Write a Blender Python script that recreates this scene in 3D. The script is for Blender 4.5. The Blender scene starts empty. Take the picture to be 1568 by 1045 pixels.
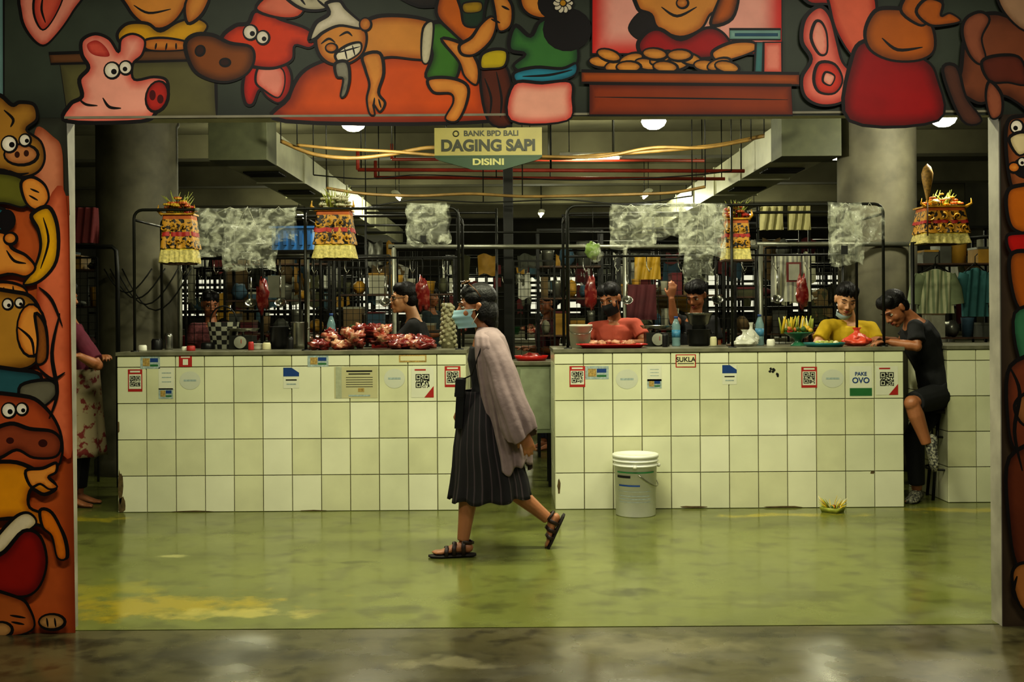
import bpy, bmesh, math, random
from math import sin, cos, pi, sqrt
from mathutils import Vector, Matrix, noise
from mathutils.geometry import delaunay_2d_cdt
random.seed(7)
scene=bpy.context.scene
COLL=scene.collection
# ---------------------------------------------------------------- survey helper (metres)
ROLL=0.007; FOC=1742.0; HC=1.35
cam=bpy.data.cameras.new('camera'); co=bpy.data.objects.new('camera',cam); COLL.objects.link(co); co.location=(0,0,HC); co.rotation_euler=(pi/2,ROLL,0); cam.lens=FOC/1568*36; cam.sensor_width=36; cam.shift_y=-41.5/1568; cam.clip_end=100
scene.camera=co
scene.view_settings.view_transform='Standard'
try: scene.view_settings.look='Medium High Contrast'
except Exception as ex: print('look',ex)
def S(u,v,d):
    a=u-784.0; b=481.0-v
    X=a*cos(ROLL)+b*sin(ROLL); Z=-a*sin(ROLL)+b*cos(ROLL)
    return Vector((X*d/FOC,d,HC+Z*d/FOC))
# ---------------------------------------------------------------- materials
def lin(c):
    return c/12.92 if c<=0.04045 else ((c+0.055)/1.055)**2.4
def hexc(h):
    if not isinstance(h,str): return h
    h=h.lstrip('#'); return tuple(lin(int(h[i:i+2],16)/255) for i in (0,2,4))
MC={}
def pm(name,col,rough=0.55,metal=0.0,var=0.18,scale=9.0,bump=0.0,alpha=1.0,emit=0.0,trans=0.0,col2=None,thr=None,bscale=None,coat=0,anoise=None):
    if name in MC: return MC[name]
    m=bpy.data.materials.new(name); m.use_nodes=True
    nt=m.node_tree; N=nt.nodes; Lk=nt.links
    b=N['Principled BSDF']; c=hexc(col)
    tc=N.new('ShaderNodeTexCoord'); nz=N.new('ShaderNodeTexNoise')
    nz.inputs['Scale'].default_value=scale; nz.inputs['Detail'].default_value=5
    Lk.new(tc.outputs['Object'],nz.inputs['Vector'])
    cr=N.new('ShaderNodeValToRGB')
    if col2 is not None:
        c2=hexc(col2); t=thr or (0.42,0.58)
        cr.color_ramp.elements[0].position=t[0]; cr.color_ramp.elements[1].position=t[1]
        cr.color_ramp.elements[0].color=(*c,1); cr.color_ramp.elements[1].color=(*c2,1)
    else:
        cr.color_ramp.elements[0].position=0.3; cr.color_ramp.elements[1].position=0.7
        cr.color_ramp.elements[0].color=(*[x*(1-var) for x in c],1)
        cr.color_ramp.elements[1].color=(*[min(1,x*(1+var)) for x in c],1)
    Lk.new(nz.outputs['Fac'],cr.inputs['Fac']); Lk.new(cr.outputs['Color'],b.inputs['Base Color'])
    b.inputs['Roughness'].default_value=rough; b.inputs['Metallic'].default_value=metal
    b.inputs['Alpha'].default_value=alpha
    if anoise:
        n2=N.new('ShaderNodeTexNoise'); n2.inputs['Scale'].default_value=anoise[0]; n2.inputs['Detail'].default_value=8; n2.inputs['Distortion'].default_value=1.5; Lk.new(tc.outputs['Object'],n2.inputs['Vector'])
        mr=N.new('ShaderNodeMapRange'); mr.inputs['From Min'].default_value=.46; mr.inputs['From Max'].default_value=.66; mr.inputs['To Min'].default_value=anoise[1]; mr.inputs['To Max'].default_value=anoise[2]
        Lk.new(n2.outputs['Fac'],mr.inputs['Value']); Lk.new(mr.outputs[0],b.inputs['Alpha'])
    if trans: b.inputs['Transmission Weight'].default_value=trans
    if coat: b.inputs['Coat Weight'].default_value=coat
    if emit:
        b.inputs['Emission Color'].default_value=(*c,1); b.inputs['Emission Strength'].default_value=emit
    if bump:
        bp=N.new('ShaderNodeBump'); bp.inputs['Strength'].default_value=bump; bp.inputs['Distance'].default_value=0.01
        if bscale:
            n2=N.new('ShaderNodeTexNoise'); n2.inputs['Scale'].default_value=bscale; Lk.new(tc.outputs['Object'],n2.inputs['Vector']); Lk.new(n2.outputs['Fac'],bp.inputs['Height'])
        else: Lk.new(nz.outputs['Fac'],bp.inputs['Height'])
        Lk.new(bp.outputs['Normal'],b.inputs['Normal'])
    MC[name]=m; return m
# ---------------------------------------------------------------- mesh builder
class MB:
    def __init__(s): s.v=[]; s.f=[]; s.fm=[]; s.fs=[]; s.mats=[]
    def mi(s,m):
        if m not in s.mats: s.mats.append(m)
        return s.mats.index(m)
    def add(s,vs,fs,m,smooth=True):
        o=len(s.v); s.v.extend([Vector(p) for p in vs]); k=s.mi(m)
        for i,f in enumerate(fs):
            s.f.append([o+j for j in f]); s.fm.append(k); s.fs.append(smooth)
    def box(s,c,sz,m,rot=None):
        c=Vector(c); h=[x/2 for x in sz]
        vs=[Vector((x*h[0],y*h[1],z*h[2])) for x in(-1,1) for y in(-1,1) for z in(-1,1)]
        if rot is not None: vs=[rot@p for p in vs]
        s.add([p+c for p in vs],[(0,1,3,2),(4,6,7,5),(0,4,5,1),(2,3,7,6),(0,2,6,4),(1,5,7,3)],m,False)
    def box2(s,a,b,m):
        a=Vector(a);b=Vector(b); s.box((a+b)/2,(abs(b.x-a.x),abs(b.y-a.y),abs(b.z-a.z)),m)
    def tube(s,pts,r,m,seg=8,cap=True,ref=None,closed=False):
        pts=[Vector(p) for p in pts]; n=len(pts)
        if not isinstance(r,(list,)): r=[r]*n
        T=[]
        for i in range(n):
            if closed: t=pts[(i+1)%n]-pts[i-1]
            else: t=pts[min(i+1,n-1)]-pts[max(i-1,0)]
            T.append(t.normalized() if t.length>1e-9 else Vector((0,0,1)))
        nn=Vector(ref) if ref is not None else (Vector((0,0,1)) if abs(T[0].z)<0.9 else Vector((1,0,0)))
        vs=[]
        for i in range(n):
            nn=(nn-T[i]*nn.dot(T[i])).normalized(); bb=T[i].cross(nn)
            ra,rb=(r[i] if isinstance(r[i],tuple) else (r[i],r[i]))
            for k in range(seg):
                a=2*pi*k/seg; vs.append(pts[i]+nn*(cos(a)*ra)+bb*(sin(a)*rb))
        fs=[]
        for i in range(n if closed else n-1):
            j=(i+1)%n
            for k in range(seg):
                k2=(k+1)%seg; fs.append((i*seg+k,i*seg+k2,j*seg+k2,j*seg+k))
        if cap and not closed: fs.append(tuple(range(seg))[::-1]); fs.append(tuple((n-1)*seg+k for k in range(seg)))
        s.add(vs,fs,m)
    def ell(s,c,r,m,M=None,seg=14,rings=9,nz=0,sd=0):
        c=Vector(c)
        if not isinstance(r,(tuple,list)): r=(r,r,r)
        vs=[];fs=[]
        def tr(p):
            if nz: p=p*(1+nz*noise.noise(p*2.2+Vector((sd,sd*1.7,0))))
            p=Vector((p.x*r[0],p.y*r[1],p.z*r[2]))
            if M is not None: p=M@p
            return p+c
        vs.append(tr(Vector((0,0,1))))
        for i in range(1,rings):
            th=pi*i/rings
            for k in range(seg):
                a=2*pi*k/seg; vs.append(tr(Vector((sin(th)*cos(a),sin(th)*sin(a),cos(th)))))
        vs.append(tr(Vector((0,0,-1)))); L=len(vs)-1
        for k in range(seg):
            k2=(k+1)%seg; fs.append((0,1+k,1+k2)); fs.append((L,L-seg+k2,L-seg+k))
            for i in range(rings-2):
                a=1+i*seg; fs.append((a+k,a+seg+k,a+seg+k2,a+k2))
        s.add(vs,fs,m)
    def lathe(s,prof,c,m,seg=24,M=None,smooth=True):
        c=Vector(c);vs=[];fs=[]
        for (r,z) in prof:
            for k in range(seg):
                a=2*pi*k/seg; p=Vector((r*cos(a),r*sin(a),z))
                if M is not None: p=M@p
                vs.append(p+c)
        for i in range(len(prof)-1):
            for k in range(seg):
                k2=(k+1)%seg; fs.append((i*seg+k,i*seg+k2,(i+1)*seg+k2,(i+1)*seg+k))
        s.add(vs,fs,m,smooth)
    def grid(s,fn,nu,nv,m,smooth=True,mf=None):
        vs=[fn(i/nu,j/nv) for i in range(nu+1) for j in range(nv+1)]
        if mf is None:
            s.add(vs,[(i*(nv+1)+j,i*(nv+1)+j+1,(i+1)*(nv+1)+j+1,(i+1)*(nv+1)+j) for i in range(nu) for j in range(nv)],m,smooth)
        else:
            o=len(s.v); s.v.extend(vs)
            for i in range(nu):
                for j in range(nv):
                    s.f.append([o+i*(nv+1)+j,o+i*(nv+1)+j+1,o+(i+1)*(nv+1)+j+1,o+(i+1)*(nv+1)+j]); s.fm.append(s.mi(mf(i,j))); s.fs.append(smooth)
    def obj(s,name,parent=None,bevel=0,origin=True,solid=0):
        c=Vector((0,0,0))
        if origin and s.v:
            lo=Vector([min(p[i] for p in s.v) for i in range(3)]); hi=Vector([max(p[i] for p in s.v) for i in range(3)])
            c=(lo+hi)/2; c.z=lo.z
        me=bpy.data.meshes.new(name); me.from_pydata([p-c for p in s.v],[],s.f)
        for m in s.mats: me.materials.append(m)
        me.polygons.foreach_set('material_index',s.fm); me.polygons.foreach_set('use_smooth',s.fs); me.update()
        o=bpy.data.objects.new(name,me); COLL.objects.link(o); o.location=c
        if parent: o.parent=parent; o.matrix_parent_inverse=Matrix.Translation(-parent.location)
        if bevel:
            b=o.modifiers.new('b','BEVEL'); b.width=bevel; b.segments=2; b.limit_method='ANGLE'; b.angle_limit=0.7
        if solid: q=o.modifiers.new('s','SOLIDIFY'); q.thickness=solid
        return o
def empty(name,loc=(0,0,0)):
    e=bpy.data.objects.new(name,None); COLL.objects.link(e); e.location=loc; e.empty_display_size=0.1; return e
def remeshed(mb,name,mat,voxel,it=3,parent=None,post=None):
    t=mb.obj('tmp_shape'); q=t.modifiers.new('r','REMESH'); q.mode='VOXEL'; q.voxel_size=voxel
    q=t.modifiers.new('s','SMOOTH'); q.factor=0.5; q.iterations=it
    bpy.context.view_layer.update(); dg=bpy.context.evaluated_depsgraph_get()
    me=bpy.data.meshes.new_from_object(t.evaluated_get(dg)); me.materials.clear(); me.materials.append(mat)
    loc=t.location.copy()
    if post:
        ns=[v.normal.copy() for v in me.vertices]
        for v,n in zip(me.vertices,ns): v.co=post(v.co+loc,n)-loc
    for p in me.polygons: p.use_smooth=True; p.material_index=0
    me.name=name; o=bpy.data.objects.new(name,me); COLL.objects.link(o); o.location=loc
    old=t.data; bpy.data.objects.remove(t); bpy.data.meshes.remove(old)
    if parent: o.parent=parent; o.matrix_parent_inverse=Matrix.Translation(-parent.location)
    return o
def text(s,size,loc,mat,parent=None,bold=0.0,sx=1.0,name='lettering'):
    cu=bpy.data.curves.new(name,'FONT'); cu.body=s; cu.size=size; cu.align_x='CENTER'; cu.align_y='CENTER'; cu.extrude=0.0006; cu.offset=bold
    cu.materials.append(mat); o=bpy.data.objects.new(name,cu); COLL.objects.link(o); o.location=loc; o.rotation_euler=(pi/2,0,0); o.scale=(sx,1,1)
    if parent: o.parent=parent; o.matrix_parent_inverse=Matrix.Translation(-parent.location)
    return o
def crom(P,n=5,closed=True):
    out=[];N=len(P)
    rng=range(N) if closed else range(N-1)
    for i in rng:
        p0=P[(i-1)%N] if closed or i>0 else P[i]; p1=P[i]; p2=P[(i+1)%N]; p3=P[(i+2)%N] if closed or i+2<N else P[(i+1)%N]
        for k in range(n):
            t=k/n
            out.append(tuple(0.5*((2*p1[j])+(-p0[j]+p2[j])*t+(2*p0[j]-5*p1[j]+4*p2[j]-p3[j])*t*t+(-p0[j]+3*p1[j]-3*p2[j]+p3[j])*t**3) for j in range(len(p1))))
    if not closed: out.append(tuple(P[-1]))
    return out
# ---------------------------------------------------------------- common materials
BLK=pm('black_painted_steel','#15160f',0.45,0.3); GREYP=pm('galvanised_pipe','#6f7060',0.4,0.6)
CONC=pm('concrete_column','#5a5744',0.75,var=0.5,scale=3.0,bump=0.3); DARKC=pm('ceiling_concrete','#63604a',0.85,var=0.3,scale=1.6)
GROUT=pm('grout','#57523a',0.9); TILES=[pm('glazed_tile_a','#d6d6b6',0.22,var=0.07,scale=3,coat=0.2),pm('glazed_tile_b','#d0d1b0',0.25,var=0.08,scale=3,coat=0.2),pm('glazed_tile_c','#dadabd',0.2,var=0.05,scale=4,coat=0.2),pm('glazed_tile_d','#cbcba6',0.28,var=0.1,scale=4,coat=0.2)]
SLAB=pm('counter_slab','#6d6b58',0.4,var=0.35); WHITE=pm('white_plastic','#d9d8c6',0.35,var=0.05); CREAM=pm('cream_paper','#cfc9a0',0.6,var=0.06)
BLACKM=pm('black_ink','#0f0f0d',0.6); RED=pm('red_print','#a82a25',0.5); BLUE=pm('blue_print','#1c3f7a',0.5); GREENP=pm('green_print','#2c6b3a',0.5)
STEEL=pm('stainless_steel','#9a9a90',0.25,0.9); GOLD=pm('gold_cloth','#b98a24',0.4,0.2,var=0.4,scale=40); ORANGE=pm('orange_cloth','#b35a1c',0.6,var=0.3)
ORN=pm('ornamental_gold_cloth','#c48f2c',0.45,col2='#1d140c',scale=38,thr=(.5,.55)); FRNG=pm('cream_fringe','#c9bb74',0.7,var=.35,scale=60)
YEL=pm('yellow_cloth','#d2b32a',0.6); LEAF=pm('palm_leaf','#9aa040',0.5,var=0.3,scale=20); LEAFD=pm('green_leaf','#3f5a1e',0.5)
WOOD=pm('dark_wood','#4a3420',0.6,var=0.4,scale=14)
PLAST=pm('clear_plastic_film','#d8dac8',0.1,var=0.1,bump=1.0,bscale=12,anoise=(11,.06,.5))
PLASTW=pm('white_plastic_film','#d9d9c9',0.25,var=0.1,alpha=0.75,bump=0.5,bscale=20)
PLASTR=pm('coral_plastic_film','#d8543c',0.3,var=0.15,alpha=0.9,bump=0.5,bscale=25)
MEAT=pm('raw_meat','#6e1412',0.3,col2='#b06a58',scale=22,thr=(0.5,0.72),coat=0.4); MEAT2=pm('pale_meat','#96402f',0.3,col2='#cfa080',scale=18,coat=0.3)
# ================================================================= ROOM
def floor_material(name,ca_,cb_,cd,patches,r0,r1,bst,spec=0.5,gscale=6):
    m=bpy.data.materials.new(name); m.use_nodes=True; nt=m.node_tree; N=nt.nodes; L=nt.links; b=N['Principled BSDF']
    tc=N.new('ShaderNodeTexCoord')
    def noi(sc,det=6):
        n=N.new('ShaderNodeTexNoise'); n.inputs['Scale'].default_value=sc; n.inputs['Detail'].default_value=det; L.new(tc.outputs['Object'],n.inputs['Vector']); return n
    def ramp(src,a,b_,c1,c2):
        r=N.new('ShaderNodeValToRGB'); r.color_ramp.elements[0].position=a; r.color_ramp.elements[1].position=b_; r.color_ramp.elements[0].color=(*c1,1); r.color_ramp.elements[1].color=(*c2,1); L.new(src,r.inputs['Fac']); return r
    n1=noi(1.3); base=ramp(n1.outputs['Fac'],0.3,0.7,hexc(ca_),hexc(cb_))
    n2=noi(gscale,8); gr=ramp(n2.outputs['Fac'],0.5,0.7,(0,0,0),(0.8,0.8,0.8))
    mx=N.new('ShaderNodeMixRGB'); L.new(gr.outputs['Color'],mx.inputs['Fac']); L.new(base.outputs['Color'],mx.inputs[1]); mx.inputs[2].default_value=(*hexc(cd),1)
    cur=mx.outputs['Color']
    n3=noi(7,10)
    def patch(x,y,rx,ry,col,amt,cur):
        mp=N.new('ShaderNodeVectorMath'); mp.operation='SUBTRACT'; L.new(tc.outputs['Object'],mp.inputs[0]); mp.inputs[1].default_value=(x,y,0)
        mu=N.new('ShaderNodeVectorMath'); mu.operation='MULTIPLY'; L.new(mp.outputs[0],mu.inputs[0]); mu.inputs[1].default_value=(1/rx,1/ry,0)
        ln=N.new('ShaderNodeVectorMath'); ln.operation='LENGTH'; L.new(mu.outputs[0],ln.inputs[0])
        md=N.new('ShaderNodeMath'); md.operation='MULTIPLY_ADD'; L.new(n3.outputs['Fac'],md.inputs[0]); md.inputs[1].default_value=2.6; L.new(ln.outputs['Value'],md.inputs[2])
        mr=N.new('ShaderNodeMapRange'); mr.inputs['From Min'].default_value=1.55; mr.inputs['From Max'].default_value=2.15; mr.inputs['To Min'].default_value=amt; mr.inputs['To Max'].default_value=0; L.new(md.outputs[0],mr.inputs['Value'])
        x_=N.new('ShaderNodeMixRGB'); L.new(mr.outputs[0],x_.inputs['Fac']); L.new(cur,x_.inputs[1]); x_.inputs[2].default_value=(*hexc(col),1); return x_.outputs['Color']
    for a in patches: cur=patch(*a,cur)
    L.new(cur,b.inputs['Base Color'])
    rr=N.new('ShaderNodeMapRange'); n4=noi(2.5,6); L.new(n4.outputs['Fac'],rr.inputs['Value']); rr.inputs['From Min'].default_value=.3; rr.inputs['From Max'].default_value=.7; rr.inputs['To Min'].default_value=r0; rr.inputs['To Max'].default_value=r1; L.new(rr.outputs[0],b.inputs['Roughness'])
    b.inputs['Specular IOR Level'].default_value=spec
    bp=N.new('ShaderNodeBump'); bp.inputs['Strength'].default_value=bst; bp.inputs['Distance'].default_value=0.01; n5=noi(3,4); L.new(n5.outputs['Fac'],bp.inputs['Height']); L.new(bp.outputs['Normal'],b.inputs['Normal'])
    return m
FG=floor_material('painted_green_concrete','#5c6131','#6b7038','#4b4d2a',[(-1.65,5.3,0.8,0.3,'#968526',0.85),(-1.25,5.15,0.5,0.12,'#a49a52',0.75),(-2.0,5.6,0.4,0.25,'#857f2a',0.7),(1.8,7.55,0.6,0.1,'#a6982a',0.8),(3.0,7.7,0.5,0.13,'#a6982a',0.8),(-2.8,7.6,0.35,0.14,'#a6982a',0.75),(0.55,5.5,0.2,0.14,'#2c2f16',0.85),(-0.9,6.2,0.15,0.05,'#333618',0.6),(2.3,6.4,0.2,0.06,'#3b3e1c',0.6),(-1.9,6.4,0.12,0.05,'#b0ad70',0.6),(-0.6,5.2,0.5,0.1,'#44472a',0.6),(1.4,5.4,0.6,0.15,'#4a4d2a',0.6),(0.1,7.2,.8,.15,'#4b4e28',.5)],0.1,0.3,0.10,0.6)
CORR=floor_material('worn_grey_concrete','#39351f','#544f34','#221f12',[(0.6,4.6,0.5,0.2,'#706a4c',0.7),(-1.2,4.5,0.6,0.25,'#211d11',0.8),(1.7,4.4,0.5,0.2,'#6a654a',0.6),(-0.3,4.4,0.3,0.1,'#7a7456',0.6),(-1.9,4.7,.4,.1,'#1b180e',.8),(1.2,4.75,.5,.06,'#1f1c10',.7)],0.14,0.38,0.2,0.6,9)
mb=MB()
mb.box2((-8,4.9,-0.1),(8,27,0),FG); mb.box2((-8,-3,-0.1),(8,4.885,0),CORR); mb.box2((-8,4.885,-0.1),(8,4.9,-0.004),pm('floor_joint','#1d1c12',0.9))
mb.obj('floor',origin=False)
mb=MB(); mb.box2((-8,-3,3.6),(8,27,3.75),DARKC); mb.obj('ceiling',origin=False)
for y in (8.6,11.2,14.2,17.2,20.2,23.2):
    mb=MB(); mb.box2((-8,y-0.15,3.3),(8,y+0.15,3.6),DARKC); mb.obj('ceiling_beam',bevel=0.01)
WALLD=pm('dim_plaster','#3a382b',0.8,var=0.3,scale=2)
mb=MB(); mb.box2((-8.1,4.97,0),(-8,27,3.6),WALLD); mb.obj('wall_left')
mb=MB(); mb.box2((8,4.97,0),(8.1,27,3.6),WALLD); mb.obj('wall_right')
WIN=pm('daylight_glass','#e8e6cc',0.3,var=0.02,emit=0.8)
mb=MB(); mb.box2((-8,26,0),(8,26.15,1.3),WALLD); mb.box2((-8,26,2.3),(8,26.15,3.6),WALLD)
for i in range(9):
    x=-8+i*2; mb.box2((x-0.4,26,1.3),(x+0.4,26.15,2.3),WALLD)
mb.obj('wall_back')
for i in range(8):
    x=-7+i*2; mb=MB(); mb.box2((x-0.6,26.1,1.3),(x+0.6,26.12,2.3),WIN)
    for k in (-0.6,-0.2,0.2,0.6): mb.box2((x+k-0.03,26.03,1.3),(x+k+0.03,26.09,2.3),BLK)
    for z in (1.33,1.65,1.95,2.27): mb.box2((x-0.6,26.03,z-0.03),(x+0.6,26.09,z+0.03),BLK)
    mb.obj('window_%d'%(i+1))
WB=pm('mural_ground_paint','#34382c',0.5,var=0.15,scale=3); JAMB=pm('jamb_paint','#8d8878',0.6,var=0.3,scale=6)
XL,XR,ZT=-1.905,2.085,2.195; Y0,Y1=4.86,4.97
mb=MB()
mb.box2((-8.1,Y0,0),(XL-0.004,Y1,3.6),WB); mb.box2((XR+0.004,Y0,0),(8.1,Y1,3.6),WB); mb.box2((XL-0.004,Y0,ZT+0.004),(XR+0.004,Y1,3.6),WB)
mb.box2((XL-0.004,Y0+0.004,0),(XL,Y1,ZT),JAMB); mb.box2((XR,Y0+0.004,0),(XR+0.004,Y1,ZT),JAMB); mb.box2((XL,Y0+0.004,ZT),(XR,Y1,ZT+0.004),JAMB)
mb.obj('wall_front',origin=False)
mb=MB(); mb.box2((XL,Y0-0.006,ZT+0.002),(XR,Y0+0.01,ZT+0.012),pm('edge_trim','#8a866c',0.5)); mb.obj('trim_1')
# ---------------------------------------------------------------- MURAL
MV=[];MF=[];MCOL=[]; LAY=[0]
def sat(h):
    c=hexc(h); l=.3*c[0]+.55*c[1]+.15*c[2]; return tuple(max(0.002,l+(x-l)*1.22) for x in c)
def m3(x,y,k):
    p=S(x,y,Y0); return Vector((p.x,Y0-0.0012-0.00009*k,p.z))
def inside(x,y,P):
    c=False;n=len(P);j=n-1
    for i in range(n):
        if (P[i][1]>y)!=(P[j][1]>y) and x<(P[j][0]-P[i][0])*(y-P[i][1])/(P[j][1]-P[i][1])+P[i][0]: c=not c
        j=i
    return c
def segd(x,y,P):
    b=1e9;n=len(P)
    for i in range(n):
        ax,ay=P[i];bx,by=P[(i+1)%n];dx,dy=bx-ax,by-ay;q=dx*dx+dy*dy
        t=0 if q==0 else max(0,min(1,((x-ax)*dx+(y-ay)*dy)/q)); e=(x-ax-t*dx)**2+(y-ay-t*dy)**2
        if e<b:b=e
    return sqrt(b)
def stroke(P,w,col,closed=False,taper=False):
    LAY[0]+=1;k=LAY[0];n=len(P);o=len(MV);c=hexc(col)
    for i in range(n):
        a=P[i-1] if (closed or i>0) else P[i]; b=P[(i+1)%n] if (closed or i<n-1) else P[i]
        dx,dy=b[0]-a[0],b[1]-a[1];l=sqrt(dx*dx+dy*dy) or 1; nx,ny=-dy/l,dx/l
        ww=w/2
        if taper: ww*=0.35+0.9*sin(pi*i/(n-1))
        elif closed: ww*=1+0.3*sin(6.28*i/n+1)
        for sg in(-1,1):
            MV.append(m3(P[i][0]+sg*nx*ww,P[i][1]+sg*ny*ww,k)); MCOL.append((*c,1))
    for i in range(n if closed else n-1):
        j=(i+1)%n; MF.append((o+2*i,o+2*i+1,o+2*j+1,o+2*j))
def F(fill,edge,P,o=4,w=12,sm=True,oc='#120d0a'):
    P=[(float(a),float(b)) for a,b in P]
    Q=crom(P,5) if sm else P
    R=[Q[0]]
    for q in Q[1:]:
        if (q[0]-R[-1][0])**2+(q[1]-R[-1][1])**2>0.6: R.append(q)
    if (R[0][0]-R[-1][0])**2+(R[0][1]-R[-1][1])**2<0.6: R.pop()
    LAY[0]+=1;k=LAY[0]
    x0=min(p[0] for p in R);x1=max(p[0] for p in R);y0=min(p[1] for p in R);y1=max(p[1] for p in R)
    st=max(5,sqrt((x1-x0)*(y1-y0)/260))
    vs=[Vector(p) for p in R]; n=len(vs); ed=[(i,(i+1)%n) for i in range(n)]
    yy=y0+st/2;ro=0
    while yy<y1:
        xx=x0+st/2+(st/2 if ro%2 else 0)
        while xx<x1:
            if inside(xx,yy,R) and segd(xx,yy,R)>st*0.45: vs.append(Vector((xx,yy)))
            xx+=st
        yy+=st;ro+=1
    r=delaunay_2d_cdt(vs,ed,[],1,1e-4)
    c1=sat(fill);c2=sat(edge);o_=len(MV)
    for p in r[0]:
        d=segd(p.x,p.y,R)/w; d=max(0,min(1,d)); d=d*d*(3-2*d)
        MV.append(m3(p.x,p.y,k)); MCOL.append((*[c2[i]*(1-d)+c1[i]*d for i in range(3)],1))
    for f in r[2]: MF.append(tuple(o_+i for i in f))
    if o: stroke(R,o,oc,True)
def E(fill,edge,cx,cy,rx,ry=None,o=4,rot=0,w=8):
    ry=ry or rx; n=18 
    F(fill,edge,[(cx+cos(2*pi*i/n)*rx*cos(rot)-sin(2*pi*i/n)*ry*sin(rot),cy+cos(2*pi*i/n)*rx*sin(rot)+sin(2*pi*i/n)*ry*cos(rot)) for i in range(n)],o,w,False)
def L(P,w=3.5,col='#120d0a'): stroke(crom([(float(a),float(b)) for a,b in P],5,False),w,col,False,True)
def eye(x,y,r=11,px=0,py=0):
    E('#f4eedb','#d8d0b8',x,y,r,r*1.05,3); E('#100c08','#100c08',x+px,y+py,r*0.36,None,0)
SK='#d99a5c';SKE='#a85f30';PK='#e8a08c';PKE='#b8564a';OR='#d0642a';ORE='#7a2f14';RD='#a3271f';RDE='#5a120e';BR='#7a4426';BRE='#3f2212';YL='#d8a92c';YLE='#94701a'
F('#3f463a','#2a2f26',[(-60,-40),(1640,-40),(1640,176),(-60,181)],0,60,False)
F('#3a3d31','#2b2c22',[(-60,180),(102,181),(107,330),(-60,330)],0,20,False)
F('#b0613f','#7f3e28',[(-60,300),(106,300),(116,985),(-60,985)],0,30,False)
F('#453a2c','#33291f',[(1532,176),(1640,170),(1640,960),(1535,962)],0,20,False)
F('#7f9a94','#607a74',[(-60,-40),(6,-40),(6,150),(-60,150)],3,8,False)
F(PK,PKE,[(38,-15),(32,22),(44,52),(66,70),(88,52),(112,18),(126,-15)],4); F('#d9705e','#b04a40',[(58,-12),(52,20),(66,46),(86,22),(96,-12)],3); L([(66,-5),(64,15),(70,35)],3)
F('#6b4a30','#3e2818',[(75,82),(300,74),(300,92),(78,98)],4,6,False); F('#63603f','#4a472e',[(92,98),(330,92),(332,180),(104,181)],3,14,False); L([(330,92),(332,180)],4)
F(SK,SKE,[(188,-20),(196,12),(216,34),(244,44),(268,32),(284,8),(290,-20)],4); L([(205,8),(228,20),(262,14)],3)
F(YL,YLE,[(180,52),(196,36),(226,36),(246,48),(272,34),(300,28),(318,40),(300,60),(262,72),(220,72),(188,68)],4)
F(SK,SKE,[(222,62),(250,58),(286,64),(292,74),(262,78),(226,76)],3); L([(240,66),(238,76)],2.5); L([(256,66),(254,77)],2.5); L([(270,66),(270,76)],2.5)
F(SK,SKE,[(288,36),(310,22),(322,-10),(302,-20),(284,6)],4)
F('#f0b09c','#cc6458',[(104,186),(108,160),(126,148),(122,122),(136,104),(126,84),(126,62),(146,52),(168,60),(182,80),(186,60),(204,52),(222,62),(218,84),(204,98),(206,122),(236,118),(256,124),(256,150),(240,172),(216,186)],5,18)
F('#d4685a','#a83c38',[(134,68),(148,62),(162,72),(168,86),(150,86),(138,80)],0,6)
E('#b23f38','#7c2320',241,148,17,24,4,0.25); E('#4a1210','#4a1210',234,146,5,8,0); E('#4a1210','#4a1210',246,152,5,7,0)
eye(172,108,12,3,2); eye(193,104,10,-1,2); L([(158,150),(168,164),(186,166)],3.5); L([(120,150),(132,160),(150,162)],3)
F(OR,ORE,[(438,186),(442,150),(462,112),(500,92),(560,78),(640,76),(700,84),(738,110),(750,150),(752,186)],5,30)
F('#5a2c1c','#33160c',[(735,110),(752,90),(778,108),(786,186),(748,186)],4,10)
L([(742,120),(752,150),(750,178)],3); L([(760,110),(768,150),(766,180)],3)
F('#b83a22','#70200f',[(384,100),(372,130),(376,158),(388,160),(398,138),(410,150),(428,158),(444,140),(446,112),(430,94)],4,10)
F('#e89a88','#c8584c',[(396,104),(392,126),(404,138),(426,150),(436,132),(434,108),(414,98)],3,8)
F('#d4542e','#8a2a18',[(340,62),(360,40),(380,36),(390,18),(412,20),(430,30),(470,44),(486,62),(474,74),(452,70),(448,92),(424,104),(396,104),(374,96)],5,14)
F('#e58a72','#c1503c',[(392,14),(420,-12),(470,-15),(462,22),(430,28)],4)
F('#c9c2a6','#8a836a',[(430,-15),(446,4),(470,16),(500,14),(520,-4),(536,-20),(500,-20),(478,-2),(456,-16)],4,6); L([(456,-8),(468,8)],3);L([(486,0),(500,12)],3)
F('#86502c',BRE,[(284,70),(298,54),(326,54),(352,66),(384,72),(390,92),(378,114),(350,126),(320,122),(296,106)],5,16)
E('#3a1c10','#2a120a',307,78,7,8,3,0.4); E('#3a1c10','#2a120a',345,96,8,6,3); eye(384,50,11,3,2); eye(403,58,10,2,2)
F('#2b2620','#1b1612',[(600,-20),(640,10),(690,4),(700,-20)],4); 
F(SK,SKE,[(546,54),(566,30),(600,24),(650,30),(680,48),(676,90),(640,92),(600,88),(566,92),(548,78)],5,16)
F('#4a7a34','#24401a',[(650,46),(672,34),(700,44),(706,72),(700,118),(676,124),(652,118),(662,84)],5,12); F('#d9d2b4','#b0a888',[(648,44),(664,36),(658,92),(646,92)],3,5)
F(SK,SKE,[(656,122),(690,120),(716,132),(714,160),(700,186),(682,182),(694,158),(690,144),(664,142)],4,8); F(SK,SKE,[(676,60),(712,70),(732,100),(730,130),(712,118),(702,94)],4,8)
F(SK,SKE,[(556,86),(582,82),(588,112),(580,142),(590,158),(582,172),(572,160),(574,176),(566,174),(562,152),(566,130),(560,108)],4,8); L([(574,150),(572,166)],2.5); L([(580,152),(584,166)],2.5)
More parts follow.
